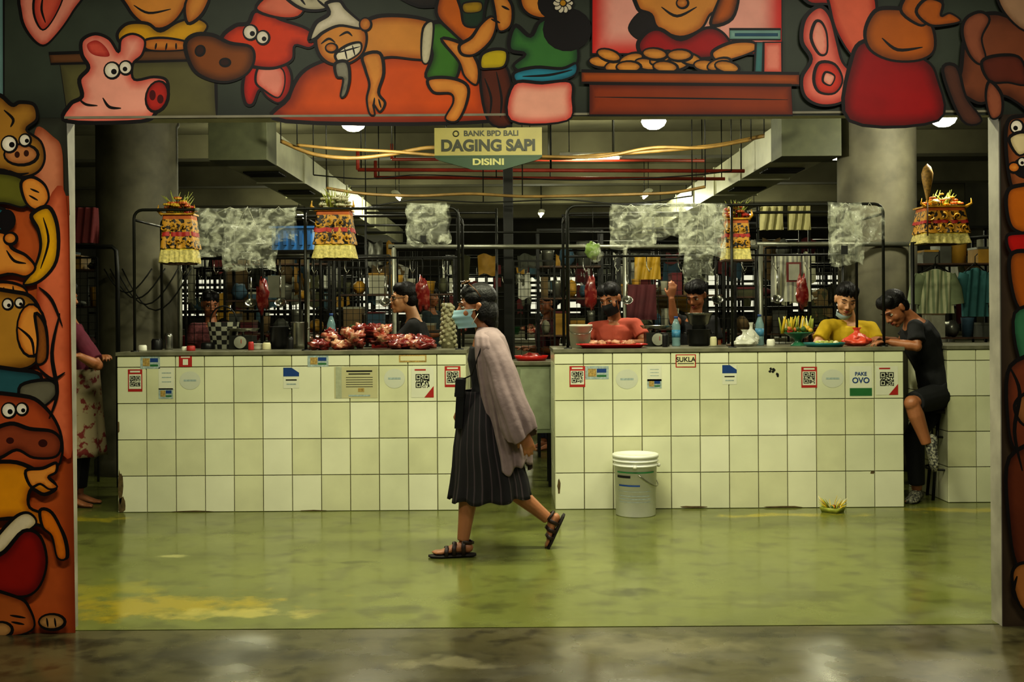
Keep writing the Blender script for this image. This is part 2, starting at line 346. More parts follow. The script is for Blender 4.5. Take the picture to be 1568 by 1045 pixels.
F(SK,SKE,[(484,56),(498,38),(528,30),(552,38),(562,56),(556,82),(534,98),(506,98),(488,82)],5,14)
F('#e8e0c8','#b0a88c',[(474,62),(484,36),(504,22),(500,6),(520,2),(530,14),(548,30),(566,44),(548,44),(520,40),(496,50),(484,60)],5,10)
F('#efe8cc','#cfc7a8',[(514,84),(532,70),(552,66),(552,80),(536,92),(520,96)],3.5,4); L([(516,82),(552,72)],2);L([(528,74),(532,92)],2);L([(540,70),(544,86)],2); L([(492,68),(504,60),(514,66)],3); L([(520,56),(532,50),(540,56)],3); E(SK,SKE,508,74,9,7,3); E(SK,SKE,560,38,9,10,3)
F('#8f8c7a','#5a5848',[(514,98),(532,96),(536,122),(530,146),(522,148),(526,122),(516,118)],4,5)
F('#c9732f','#7a3c18',[(668,20),(682,-20),(720,-20),(716,20),(740,40),(744,60),(720,70),(690,48)],4); F('#223a26','#14241a',[(700,-20),(744,-20),(742,16),(736,40),(712,40),(706,16)],4,6); F('#a88a34','#6e5a22',[(710,6),(736,4),(736,18),(712,20)],2,4)
F(SK,SKE,[(704,70),(722,58),(736,38),(752,26),(760,36),(752,62),(728,84),(708,84)],4,8); F(SK,SKE,[(752,-20),(770,-10),(784,10),(782,40),(764,48),(758,20)],4,8); F('#c4b14c','#8f7f30',[(738,84),(758,76),(776,80),(772,102),(750,106),(736,104)],4,6); L([(752,30),(766,36)],3);L([(768,10),(780,16)],3)
F(SK,SKE,[(800,-20),(798,10),(816,26),(840,24),(846,-20)],4)
F('#487842','#22402a',[(780,60),(790,40),(812,56),(826,34),(850,30),(880,60),(884,96),(862,112),(810,114),(786,102),(804,84),(782,78)],5,14)
E('#14100e','#14100e',868,46,36,32,3); E('#14100e','#14100e',850,6,26,24,3)
for i in range(10): E('#f4eedb','#d8d0b8',862+10*cos(i*0.628),6+10*sin(i*0.628),6,4.5,1.5,i*0.628)
E('#d8a92c','#b88a1c',862,6,5,5,1.5)
F('#448c9c','#235260',[(788,112),(820,104),(860,106),(882,98),(880,116),(850,126),(812,128),(790,126)],4,8); L([(800,118),(840,116),(876,108)],3)
F('#f2b8a2','#cc5850',[(786,130),(830,128),(872,126),(876,150),(868,186),(782,186)],4,16)
F('#f0b4a4','#cc3c34',[(906,-40),(1196,-40),(1196,84),(906,84)],4,36,False); F('#f2e2c8','#e0a890',[(1080,-30),(1120,-30),(1100,50),(1085,60)],0,14)
F(SK,SKE,[(980,-20),(976,14),(996,24),(1006,44),(1040,58),(1072,46),(1086,24),(1100,14),(1096,-20)],5,12); F('#1a1410','#1a1410',[(962,44),(980,20),(998,30),(1000,56),(978,62)],2)
L([(1012,12),(1036,26),(1066,12)],3.5); E(SK,SKE,1044,6,9,8,3)
F(RD,RDE,[(976,70),(990,50),(1010,46),(1042,62),(1080,44),(1104,50),(1118,70),(1110,86),(1050,92),(990,88)],5,14)
F('#b9682c',BRE,[(1088,40),(1120,30),(1130,-10),(1112,-20),(1096,10)],4)
F('#8fb0a4','#5d8478',[(1116,46),(1194,46),(1194,62),(1116,62)],3,5,False); F('#2f5f78','#1c3f52',[(1124,52),(1190,52),(1190,57),(1124,57)],0,4,False); F(SK,SKE,[(1090,80),(1120,66),(1152,66),(1156,78),(1120,92),(1096,94)],4,6)
F('#e89684','#c8584c',[(1168,66),(1196,66),(1196,112),(1168,112)],3,8,False); F('#4f7f7c','#335a58',[(1156,66),(1168,66),(1166,112),(1154,112)],3,4,False)
for (x,y,r) in [(920,96,0.1),(944,102,-0.2),(932,86,0.3),(966,92,-0.3),(990,100,0.2),(1012,90,-0.4),(1002,84,0.1),(1036,100,-0.2),(1056,92,0.3),(1040,86,0),(1080,102,0.1),(1100,100,-0.3),(1112,104,0.2),(962,104,0.0),(1018,104,0.1)]:
    E('#d69a5a','#8a5426',x,y,19,9,3.5,r,6)
F('#a4582c','#5f2d14',[(890,110),(1222,114),(1222,132),(890,128)],4,7,False); F('#8a4124','#54220f',[(902,129),(1210,132),(1212,178),(902,178)],4,12,False); L([(910,150),(1205,154)],2)
F('#e88878','#b0443c',[(1240,18),(1228,36),(1226,66),(1240,92),(1226,120),(1230,148),(1252,162),(1282,160),(1304,144),(1306,118),(1288,96),(1280,66),(1270,28),(1256,12)],5,16)
F('#f0a894','#d0645a',[(1246,36),(1240,60),(1252,84),(1264,82),(1264,54),(1256,36)],4,6); F('#cc5044','#8a2824',[(1252,98),(1244,122),(1252,142),(1276,144),(1288,124),(1276,100)],4,8); F('#f0b4a0','#d07060',[(1262,112),(1258,126),(1270,132),(1276,118)],3,4)
F('#c84a3c','#8a2620',[(1222,-20),(1236,6),(1262,8),(1290,10),(1302,-20)],4)
F('#e07860','#b03a30',[(1268,-25),(1330,-25),(1340,60),(1310,90),(1284,60),(1270,20)],4,14)
F('#96201c','#55100e',[(1302,90),(1326,64),(1370,84),(1412,92),(1432,120),(1434,186),(1298,186)],5,22)
F('#b4692f','#74401c',[(1336,20),(1360,14),(1400,20),(1424,40),(1428,78),(1404,94),(1362,94),(1330,78),(1322,50)],5,16); L([(1348,60),(1372,78),(1410,74)],4)
F('#b4692f','#74401c',[(1376,16),(1400,-20),(1432,-20),(1440,10),(1420,34),(1404,40)],4,10); F('#b4692f','#74401c',[(1400,20),(1416,0),(1440,6),(1438,26),(1452,22),(1468,34),(1446,40),(1420,40)],4,6)
F('#7a4a34','#47271a',[(1468,110),(1474,60),(1492,30),(1520,22),(1560,30),(1640,20),(1640,186),(1590,186),(1556,160),(1530,148),(1500,160),(1476,150),(1460,140)],5,20); F('#8f5a44','#583020',[(1470,52),(1476,30),(1498,20),(1512,32),(1500,60),(1506,90),(1496,100),(1480,84)],4,8)
F('#5f2f22','#38190f',[(1500,96),(1530,86),(1560,92),(1568,130),(1540,128),(1512,126)],4,8); F('#8f5a44','#583020',[(1512,126),(1530,146),(1530,176),(1514,182),(1506,150)],4,6); F('#a88a70','#7a5a44',[(1524,-10),(1560,-20),(1600,10),(1572,50),(1536,24)],4,10); F('#54362a','#33201a',[(1440,110),(1462,104),(1476,150),(1500,186),(1470,186)],4,8)
F('#c98a6c','#94543c',[(60,196),(84,210),(98,230),(101,300),(108,470),(90,470),(60,300),(54,240)],0,14)
F('#d07a5c','#9a4a34',[(70,330),(104,300),(110,560),(112,700),(74,640),(60,480)],0,14)
F('#a88048','#6a4624',[(-40,150),(0,146),(22,162),(34,158),(56,162),(60,184),(44,200),(66,218),(72,244),(62,264),(38,272),(10,262),(-40,250)],5,14)
E('#c08a60','#8a5838',36,238,26,16,4); E('#3a1c10','#3a1c10',30,238,4,5,0);E('#3a1c10','#3a1c10',44,236,4,5,0); eye(18,222,12,4,1); eye(42,216,9,3,1); L([(10,170),(24,184),(20,196)],3.5); L([(18,262),(32,268),(48,266)],3)
F('#6b6a34','#45441e',[(-40,268),(10,266),(40,276),(54,300),(40,318),(10,312),(-40,310)],4,12)
F(SK,SKE,[(36,282),(52,272),(72,284),(78,306),(62,322),(44,312)],4,6); L([(50,290),(64,296)],2.5); L([(48,300),(62,308)],2.5)
F('#39737a','#1f484e',[(-40,318),(6,320),(20,336),(14,356),(-40,362)],4,10); E('#151010','#151010',14,338,13,16,2)
F(YL,YLE,[(52,330),(78,318),(92,350),(90,400),(66,430),(40,436),(56,412),(66,380),(62,352)],5,10); L([(70,334),(78,370),(66,412)],3)
F(SK,SKE,[(-40,362),(10,356),(22,380),(44,392),(58,410),(44,424),(16,420),(-40,430)],5,12); L([(14,384),(26,400),(44,404)],3.5); E(SK,SKE,20,366,10,9,4)
F(SK,SKE,[(-40,440),(8,432),(40,440),(44,456),(20,466),(-40,462)],4,8); L([(10,440),(12,460)],2.5);L([(24,438),(26,458)],2.5)
F('#b58a4c','#704c26',[(-40,452),(30,448),(58,462),(70,500),(62,550),(30,566),(-40,560)],5,20); E(SK,SKE,52,506,22,40,4); L([(30,500),(52,520),(56,548)],3.5); eye(16,466,8,2,2); eye(34,464,7,2,2)
F('#8a5a34','#5a3418',[(58,480),(74,500),(76,548),(60,556),(62,520)],4,6)
F('#33595c','#1d383c',[(-40,562),(30,566),(66,574),(60,600),(30,612),(-40,604)],5,12); F('#6d6a58','#454234',[(36,590),(80,582),(92,600),(70,622),(40,620)],4,8)
F('#a8583c','#6b3020',[(-40,612),(40,606),(74,624),(96,660),(98,700),(76,716),(-40,716)],5,20)
eye(18,628,11,2,2); eye(38,626,9,2,2); F('#8a4a34','#5a2a1c',[(-10,664),(20,648),(50,656),(84,660),(98,676),(90,698),(56,700),(30,688),(0,700)],5,12); E('#3a1610','#3a1610',20,674,6,5,0);E('#3a1610','#3a1610',70,678,7,6,0)
F('#d99a4a','#9a5a24',[(-40,720),(20,706),(64,722),(90,744),(72,756),(52,748),(50,776),(84,790),(104,820),(108,852),(92,846),(80,812),(56,800),(30,792),(-40,790)],5,14)
F(SK,SKE,[(44,720),(70,716),(90,708),(90,722),(78,730),(92,744),(80,748),(66,740),(52,744)],4,5)
F('#dcd0b0','#a89870',[(-6,830),(26,792),(48,784),(60,800),(34,820),(4,846)],4,8)
F('#8a2a1e','#551410',[(-40,840),(4,848),(40,812),(66,820),(76,860),(62,900),(30,912),(-40,896)],5,18); F('#c97a3c','#8a4a20',[(66,780),(84,784),(102,820),(106,852),(92,852),(84,820),(70,806)],4,6)
F('#a3603c','#6a351f',[(-40,900),(30,912),(50,930),(56,960),(20,972),(-40,966)],4,12); L([(20,940),(44,944)],3);L([(22,950),(42,954)],3)
E('#b08a60','#7a5a38',84,950,20,12,4); L([(76,944),(78,958)],2.5);L([(88,944),(90,958)],2.5); E('#b08a60','#7a5a38',6,962,18,12,4)
L([(96,480),(84,540),(92,600),(80,640)],5); L([(60,560),(84,580),(104,570)],4); L([(64,440),(84,460),(100,500)],4)
F('#8a5638','#54301c',[(1536,196),(1556,180),(1600,190),(1600,300),(1556,300),(1540,270)],5,12); eye(1552,196,10,-2,2); F('#d8c9a0','#a09068',[(1540,214),(1562,204),(1580,220),(1556,240)],4,6); E('#161210','#161210',1566,258,20,16,2); E(SK,SKE,1548,258,9,8,3.5); eye(1560,250,7,0,1)
F('#b06a30','#74401c',[(1536,300),(1552,286),(1600,290),(1600,360),(1556,356),(1540,340)],5,10); F('#a83028','#6a1812',[(1536,364),(1556,358),(1600,362),(1600,400),(1548,392)],4,8)
F('#9a5a30','#5e3418',[(1542,392),(1572,386),(1600,400),(1600,470),(1560,476),(1544,440)],5,12); F('#3f6a4c','#234430',[(1548,480),(1600,476),(1600,560),(1560,560)],4,10); F('#6a3a28','#3e2016',[(1542,560),(1600,556),(1600,700),(1552,690),(1538,640)],5,14); F('#8a6040','#5a3a24',[(1548,620),(1570,600),(1600,610),(1600,650),(1562,650)],4,8)
F('#5a3020','#38190f',[(1540,700),(1600,696),(1600,880),(1556,870),(1540,800)],5,14); F('#9a6a44','#64401f',[(1544,880),(1560,860),(1600,870),(1600,930),(1560,930)],4,8); L([(1540,560),(1556,600),(1548,660),(1560,720)],5); L([(1552,880),(1546,905),(1556,922)],5)
me=bpy.data.meshes.new('mural_painting'); me.from_pydata(MV,[],MF)
ca=me.color_attributes.new('Paint','FLOAT_COLOR','POINT')
for i,c in enumerate(MCOL): ca.data[i].color=c
m=bpy.data.materials.new('mural_enamel'); m.use_nodes=True; nt=m.node_tree; at=nt.nodes.new('ShaderNodeVertexColor'); at.layer_name='Paint'; b=nt.nodes['Principled BSDF']
nz=nt.nodes.new('ShaderNodeTexNoise'); nz.inputs['Scale'].default_value=9; nz.inputs['Detail'].default_value=8; tc=nt.nodes.new('ShaderNodeTexCoord'); nt.links.new(tc.outputs['Object'],nz.inputs['Vector'])
mr=nt.nodes.new('ShaderNodeMapRange'); mr.inputs['To Min'].default_value=0.8; mr.inputs['To Max'].default_value=1.25; nt.links.new(nz.outputs['Fac'],mr.inputs['Value'])
mx=nt.nodes.new('ShaderNodeVectorMath'); mx.operation='SCALE'; nt.links.new(at.outputs['Color'],mx.inputs[0]); nt.links.new(mr.outputs[0],mx.inputs['Scale']); nt.links.new(mx.outputs[0],b.inputs['Base Color']); b.inputs['Roughness'].default_value=0.5; b.inputs['Specular IOR Level'].default_value=.3
me.materials.append(m); o=bpy.data.objects.new('mural_painting',me); COLL.objects.link(o)
# ================================================================= COLUMNS / CEILING SERVICES
for (u,d,w) in ((211,9.9,120),(1343,9.9,116)):
    r=w/2/FOC*d; p=S(u,400,d); mb=MB(); mb.lathe([(r*1.08,0),(r*1.08,0.12),(r,0.14),(r,1.2),(r*1.005,2.2),(r,3.0),(r*1.05,3.02),(r*1.05,3.6)],(p.x,d,0),CONC,40)
    mb.obj('concrete_column')
DUCT=pm('sheet_metal_duct','#bdbd9e',0.45,0.1,var=0.2,scale=3)
for (x0,x1) in ((-2.56,-2.1),(2.33,2.8)):
    mb=MB(); mb.box2((x0-0.02,9.7,2.68),(x1+0.02,10.1,3.06),pm('duct_box','#4c4f36',0.6)); mb.box2((x0,10.1,2.70),(x1,22,3.0),DUCT)
    for y in (11.5,13,14.5,16,17.5,19): mb.box2((x0-0.015,y,2.685),(x1+0.015,y+0.04,3.015),DUCT)
    for y in (10.6,12.2): 
        for k in range(6): mb.box2((x0+0.06,y+k*0.06,2.68),(x1-0.06,y+k*0.06+0.03,2.695),BLK)
    for y in (10,14.5,18): 
        for x in (x0+0.03,x1-0.03): mb.tube([(x,y,2.9),(x,y,3.6)],0.006,BLK,6)
    mb.obj('air_duct',bevel=0.004)
PIPEB=pm('brown_conduit','#6e5626',0.55,var=0.3); PIPER=pm('red_pipe','#a8402c',0.5)
def cable(pts,r,d,hang,mat=PIPEB,name='cable_conduit'):
    mb=MB(); P=[tuple(S(a,b_,d)) for a,b_ in pts]; Q=crom(P,8,False); mb.tube(Q,r,mat,8)
    for i in hang: p=Vector(P[i]); mb.tube([p,Vector((p.x,d,3.6))],0.005,BLK,6)
    mb.obj(name)
cable([(430,216),(480,236),(540,242),(600,236),(660,226),(720,232),(800,240),(860,242),(940,236),(1020,230),(1100,222),(1170,208)],.017,9.5,(0,3,8,11))
cable([(455,222),(520,228),(600,232),(680,238),(760,236),(840,240),(920,240),(1000,226),(1080,226),(1150,214)],.013,9.45,(0,4,9))
cable([(500,288),(560,297),(640,300),(720,297),(800,301),(880,300),(960,298),(1030,295),(1080,286)],.013,9.9,(0,4,8))
cable([(480,268),(560,274),(640,268),(760,272),(900,276),(1040,270),(1120,262)],.006,10.6,(0,3,6),BLK)
cable([(560,318),(640,306),(740,310),(860,306),(960,312),(1060,300)],.006,10.2,(0,2,5),BLK)
mb=MB()
for (a,b_,v,d) in ((548,1140,264,11.0),(575,1110,276,12.2),(600,1080,248,13.2)):
    mb.tube([S(a,v-4,d),S(b_,v-2,d)],0.018,PIPER,8); p=S(a,v-4,d); mb.tube([p,p+Vector((0,0,.18))],.018,PIPER,8)
    for u in (a+5,(a+b_)/2,b_-5): p=S(u,v-3,d); mb.tube([p,Vector((p.x,d,3.6))],0.006,BLK,6)
mb.obj('sprinkler_pipe')
mb=MB(); p=S(778,300,10.4); mb.box2((p.x-0.045,10.35,0),(p.x+0.045,10.45,3.6),BLK); mb.obj('steel_post',bevel=0.004)
# ================================================================= LAMPS
TUBE=pm('lamp_tube_glow','#fff4cf',0.3,var=0.0,emit=9); BULB=pm('lamp_bulb_glow','#fff7dc',0.3,var=0,emit=26)
LC=(0.98,0.97,0.68)
def tube_lamp(x,y,z,ln,pw,ax='x',col=LC,kind='AREA'):
    e=empty('fluorescent_lamp',(x,y,z)); mb=MB(); h=ln/2
    R_=Matrix.Rotation(pi/2 if ax=='y' else 0,3,'Z'); f=lambda q:R_@Vector(q)+Vector((x,y,z))
    mb.tube([f((-h,0,0.04)),f((h,0,0.04))],[(0.03,0.055)]*2,WHITE,8,ref=(0,0,1)); mb.tube([f((-h+0.03,0,0)),f((h-0.03,0,0))],0.016,TUBE,10)
    for k in (-h*0.7,h*0.7): mb.tube([f((k,0,0.06)),Vector((f((k,0,0)).x,f((k,0,0)).y,3.6))],0.005,BLK,6)
    mb.obj('housing',e)
    la=bpy.data.lights.new('lamp_light',kind); la.energy=pw; la.color=col
    if kind=='AREA': la.shape='RECTANGLE'; la.size=ln; la.size_y=0.12
    else: la.shadow_soft_size=0.1
    lo=bpy.data.objects.new('lamp_light',la); COLL.objects.link(lo); lo.location=(x,y,z-(0.03 if kind=='AREA' else .14)); lo.rotation_euler=(0,0,pi/2 if ax=='y' else 0); lo.parent=e; lo.matrix_parent_inverse=Matrix.Translation((-x,-y,-z))
for (x,y,pw) in ((-2.0,6.1,46),(0.3,6.1,84),(2.3,6.1,44)): tube_lamp(x,y,3.1,1.2,pw)
for x in (-1.2,1.6): tube_lamp(x,2.6,3.3,1.2,64,col=(1,.94,.80))
for (x,y) in ((-3,13),(0.9,12.8),(3.7,13),(-1.6,16),(1.9,16),(-3.5,19),(0.5,19),(4,19)): tube_lamp(x,y,3.1 if y<15 else 3.0,0.7,50,'y' if y>15 else 'x',kind='POINT')
def pendant(u,v,d,pw):
    p=S(u,v,d); e=empty('pendant_lamp',p); mb=MB()
    mb.lathe([(0.012,0.14),(0.03,0.12),(0.035,0.07),(0.11,0.035),(0.115,0.03),(0.03,0.06),(0.0,0.06)],p,WHITE,24)
    mb.lathe([(0.0,-0.06),(0.045,-0.052),(0.08,-.03),(0.098,0.004),(0.09,0.026),(0.06,0.034),(0.0,0.036)],p,BULB,24); mb.tube([p+Vector((0,0,0.12)),Vector((p.x,p.y,3.6))],0.006,BLK,6); mb.obj('shade_and_bulb',e)
    la=bpy.data.lights.new('lamp_light','POINT'); la.shadow_soft_size=0.08; la.energy=pw; la.color=(1,0.97,0.78)
    lo=bpy.data.objects.new('lamp_light',la); COLL.objects.link(lo); lo.location=p+Vector((0,0,-0.16)); lo.parent=e; lo.matrix_parent_inverse=Matrix.Translation(-p)
pendant(541,190,8.9,68); pendant(1001,187,8.9,68); pendant(1445,183,8.9,48)
# ================================================================= COUNTERS
def tile(mb,c,w,h,nrm,m,t=0.008):
    g=0.0018; i=0.0022; w2=w/2-g; h2=h/2-g; rnd=random.uniform(-0.0006,0.0006)
    q=[(-w2,0,-h2),(w2,0,-h2),(w2,0,h2),(-w2,0,h2)]; f=[(-w2+i,-t+rnd,-h2+i),(w2-i,-t-rnd,-h2+i),(w2-i,-t-rnd,h2-i),(-w2+i,-t+rnd,h2-i)]
    vs=[Vector(a) for a in q+f]
    if nrm!='y':
        R_=Matrix.Rotation(-pi/2 if nrm=='x' else pi/2,3,'Z'); vs=[R_@a for a in vs]
    mb.add([a+Vector(c) for a in vs],[(4,5,6,7),(0,1,5,4),(1,2,6,5),(2,3,7,6),(3,0,4,7)],m,False)
def counter(name,x0,x1,y0,dep):
    mb=MB(); h=1.08; n=round((x1-x0)/0.2); tw=(x1-x0)/n
    mb.box2((x0+0.008,y0+0.008,0),(x1-0.008,y0+dep,h),GROUT)
    zs=[(0.0,0.25),(0.25,0.5),(0.5,0.75),(0.75,1.0),(1.0,1.08)]
    for i in range(n):
        for j,(a,b_) in enumerate(zs):
            tile(mb,(x0+tw*(i+0.5),y0+0.008,(a+b_)/2),tw,b_-a,'y',random.choice(TILES))
    nd=round(dep/0.2); td=(dep)/nd
    for i in range(nd):
        for j,(a,b_) in enumerate(zs):
            tile(mb,(x0+0.008,y0+td*(i+0.5),(a+b_)/2),td,b_-a,'x',random.choice(TILES)); tile(mb,(x1-0.008,y0+td*(i+0.5),(a+b_)/2),td,b_-a,'X',random.choice(TILES))
    mb.box2((x0-0.008,y0-0.008,h),(x1+0.008,y0+dep+0.01,h+0.024),SLAB)
    return mb.obj(name)
YC=7.83; CT=1.104
counter('tiled_counter',-2.72,-0.32,YC,0.8); counter('tiled_counter',0.29,2.69,YC,0.8)
counter('tiled_counter',3.06,4.66,8.0,0.8)
counter('tiled_counter',-5.6,-4.0,8.0,0.8)
mb=MB(); BRN=pm('exposed_mortar','#5a4a2c',0.9,var=0.4,scale=30)
for (u,v,w,h) in ((184,745,5,30),(186,775,7,18),(181,655,3,12),(1336,724,4,3),(975,777,30,2),(1060,777,26,2),(300,784,40,2),(480,783,30,2),(1200,777,40,2),(856,745,3,14)):
    P=[S(u+w*cos(a)*random.uniform(0.6,1),v+h*sin(a)*random.uniform(0.6,1),YC) for a in [k*pi/6 for k in range(12)]]
    mb.add([Vector((max(p.x,-2.719),YC-0.0008,max(0.003,p.z))) for p in P],[tuple(range(12))],BRN,False)
mb.obj('chipped_tile_patch')
# ---------------------------------------------------------------- stickers
def rect(mb,x,z,w,h,m,y): mb.add([(x-w/2,y,z-h/2),(x+w/2,y,z-h/2),(x+w/2,y,z+h/2),(x-w/2,y,z+h/2)],[(0,1,2,3)],m,False)
def qr(mb,x,z,s,y,n=17):
    c=s/n
    def fnd(i,j):
        for (a,b_) in ((0,0),(n-7,0),(0,n-7)):
            if a<=i<a+7 and b_<=j<b_+7:
                q=max(abs(i-a-3),abs(j-b_-3)); return q==3 or q<=1
        return None
    for i in range(n):
        for j in range(n):
            f=fnd(i,j)
            if f is None: f=random.random()<0.5
            if f: rect(mb,x-s/2+c*(i+0.5),z+s/2-c*(j+0.5),c,c,BLACKM,y)
PAPER=pm('sticker_paper','#d3d3bd',0.45,var=0.04); PALEB=pm('pale_print','#9aa8a4',0.5,var=0.3,scale=60); WARN=pm('warm_print','#a58a50',0.5,var=0.5,scale=80); FADE=pm('faded_sticker','#c3c5b2',0.5,var=0.04)
def stk(kind,u,v,w,h):
    p=S(u,v,YC); k=YC/FOC; w*=k; h*=k; x,z=p.x,p.z; y=YC-0.0012; y2=y-0.0006; y3=y-0.0012; mb=MB(); nm='sticker'
    if kind=='qr_red':
        nm='qr_code_sticker'; rect(mb,x,z,w,h,RED,y); rect(mb,x,z-h*0.05,w*0.86,h*0.66,PAPER,y2); qr(mb,x,z-h*0.03,w*0.72,y3); rect(mb,x,z+h*0.4,w*0.7,h*0.08,PAPER,y2)
    elif kind=='qr_corner':
        nm='qr_code_sticker'; rect(mb,x,z,w,h,PAPER,y); qr(mb,x,z+h*0.05,w*0.62,y2); mb.add([(x+w/2,y2,z-h/2),(x+w/2,y2,z-h*0.12),(x+w*.08,y2,z-h/2)],[(0,1,2)],RED,False); rect(mb,x-w*0.1,z+h*0.42,w*0.5,h*0.05,RED,y2)
    elif kind=='card':
        rect(mb,x,z,w,h,PALEB,y); rect(mb,x-w*0.2,z,w*0.35,h*0.6,WARN,y2); rect(mb,x+w*0.2,z+h*0.15,w*0.4,h*0.3,BLUE,y2); rect(mb,x+w*0.2,z-h*0.25,w*0.4,h*0.15,GREENP,y2)
    elif kind=='white': 
        rect(mb,x,z,w,h,PAPER,y)
        for q in range(3): rect(mb,x,z+h*(0.25-0.2*q),w*0.6,h*0.04,PALEB,y2)
    elif kind=='oval':
        mb.add([(x+w/2*cos(a),y,z+h/2*sin(a)) for a in [i*pi/12 for i in range(24)]],[tuple(range(24))],FADE,False); rect(mb,x,z,w*0.6,h*0.1,PALEB,y2)
    elif kind=='bluecard':
        rect(mb,x,z,w,h,PAPER,y); rect(mb,x,z+h*0.28,w,h*0.42,BLUE,y2); rect(mb,x,z-h*0.1,w*0.7,h*0.06,BLACKM,y2); rect(mb,x,z-h*0.3,w*0.6,h*0.06,PALEB,y2)
        mb.add([(x,y3,z+h*0.5),(x+w/2,y3,z+h*0.5),(x+w/2,y3,z+h*0.25)],[(0,1,2)],PAPER,False)
    elif kind=='poster':
        nm='notice_poster'; rect(mb,x,z,w,h,pm('poster_cream','#b9b48c',0.5,var=0.05),y); rect(mb,x-w*0.4,z,w*0.14,h,pm('poster_pale','#a5a98e',0.5,var=0.1,scale=40),y2)
        for q in range(5): rect(mb,x+w*0.08,z+h*(0.16-0.075*q),w*0.62,h*0.018,BLACKM,y2)
        rect(mb,x+w*0.08,z+h*0.36,w*0.6,h*0.05,BLACKM,y2); rect(mb,x+w*0.08,z+h*0.27,w*0.5,h*0.035,BLACKM,y2); rect(mb,x+w*0.12,z-h*0.24,w*0.14,h*0.12,WARN,y3); rect(mb,x+w*.08,z-h*.42,w*.5,h*.05,PALEB,y3)
    elif kind=='smudge':
        nm='black_decal'
        for q in range(7):
            cx=x+random.uniform(-0.4,0.4)*w; cz=z+random.uniform(-0.35,0.35)*h; mb.add([(cx+w*0.12*cos(a)*random.uniform(0.5,1),y-0.0001*q,cz+h*0.18*sin(a)*random.uniform(0.5,1)) for a in [i*pi/5 for i in range(10)]],[tuple(range(10))],BLACKM,False)
    elif kind=='sukla':
        rect(mb,x,z,w,h,RED,y); rect(mb,x,z,w*0.9,h*0.86,CREAM,y2); rect(mb,x,z-h*0.2,w*0.8,h*0.06,BLACKM,y3)
    elif kind=='wallet':
        rect(mb,x,z,w,h,PAPER,y); rect(mb,x,z-h*0.36,w,h*0.26,GREENP,y2)
    elif kind=='redwhite': rect(mb,x,z,w,h,RED,y); rect(mb,x,z-h*0.1,w*0.4,h*0.5,PAPER,y2); rect(mb,x,z+h*0.32,w*0.7,h*0.1,PAPER,y2)
    elif kind=='paleoutline': rect(mb,x,z,w,h,WARN,y); rect(mb,x,z,w*.9,h*.6,CREAM,y2)
    o=mb.obj(nm)
    if kind=='sukla': text('SUKLA',h*0.5,(x,y3-0.0006,z+h*0.1),BLACKM,o,0.0006)
    if kind=='wallet': text('PAKE',h*0.17,(x,y3,z+h*0.24),BLUE,o,0.0006); text('OVO',h*0.26,(x,y3,z+h*0.02),BLUE,o,0.001)
for a in [('qr_red',207,583,22,34),('card',230,555,30,20),('white',255,580,24,34),('redwhite',284,553,20,18),('oval',291,583,32,28),('card',254,603,22,16),('bluecard',446,579,24,32),('card',487,553,32,18),('poster',545,586,66,48),('oval',604,580,32,30),('paleoutline',632,549,42,12),('qr_corner',647,586,34,46),('qr_red',693,577,24,32),
 ('qr_red',884,577,24,32),('card',914,571,36,20),('oval',960,581,34,30),('white',1002,572,22,24),('card',1002,588,22,14),('sukla',1050,553,31,20),('bluecard',1117,574,22,30),('smudge',1187,570,22,16),('qr_red',1239,578,24,32),('oval',1275,580,34,28),('wallet',1318,584,34,46),('qr_corner',1358,583,34,44)]: stk(*a)
# ================================================================= STALL FRAMES
def pipe_frame(ua,um,ub,v,d):
    a=S(ua,v,d); b_=S(ub,v,d); zt=(a.z+b_.z)/2; xa,xb=a.x,b_.x; r=0.06; mb=MB(); y1=d+0.62
    for y in (d,y1):
        P=[(xa,y,CT)]+[(xa,y,zt-r)]+[(xa+r*(1-cos(t)),y,zt-r+r*sin(t)) for t in (0.4,0.8,1.2)]+[(xa+r,y,zt),(xb-r,y,zt)]+[(xb-r+r*sin(t),y,zt-r+r*cos(t)) for t in (0.4,0.8,1.2)]+[(xb,y,zt-r),(xb,y,CT)]
        mb.tube(P,0.0105,BLK,10)
        x=S(um,v,d).x; mb.tube([(x,y,zt),(x,y,CT)],0.0105,BLK,10)
    for x in (xa,S(um,v,d).x,xb):
        mb.tube([(x,d,zt-0.07),(x,y1,zt-0.07)],0.009,BLK,8); mb.lathe([(0.0,0.008),(0.028,0.008),(0.03,0)],(x,d,CT),BLK,12)
    mb.tube([(xa,y1,1.78),(xb,y1,1.78)],0.008,BLK,8)
    for i in range(9):
        x=xa+0.15+(xb-xa-0.3)*i/8; mb.tube([(x,y1,1.78),(x,y1-0.01,1.70),(x+0.02,y1-0.02,1.66),(x+0.035,y1-0.02,1.69)],0.004,STEEL,6)
    mb.obj('stall_pipe_frame'); return zt
zt=pipe_frame(205,467,702,320,7.95); pipe_frame(868,1120,1352,314,7.95)
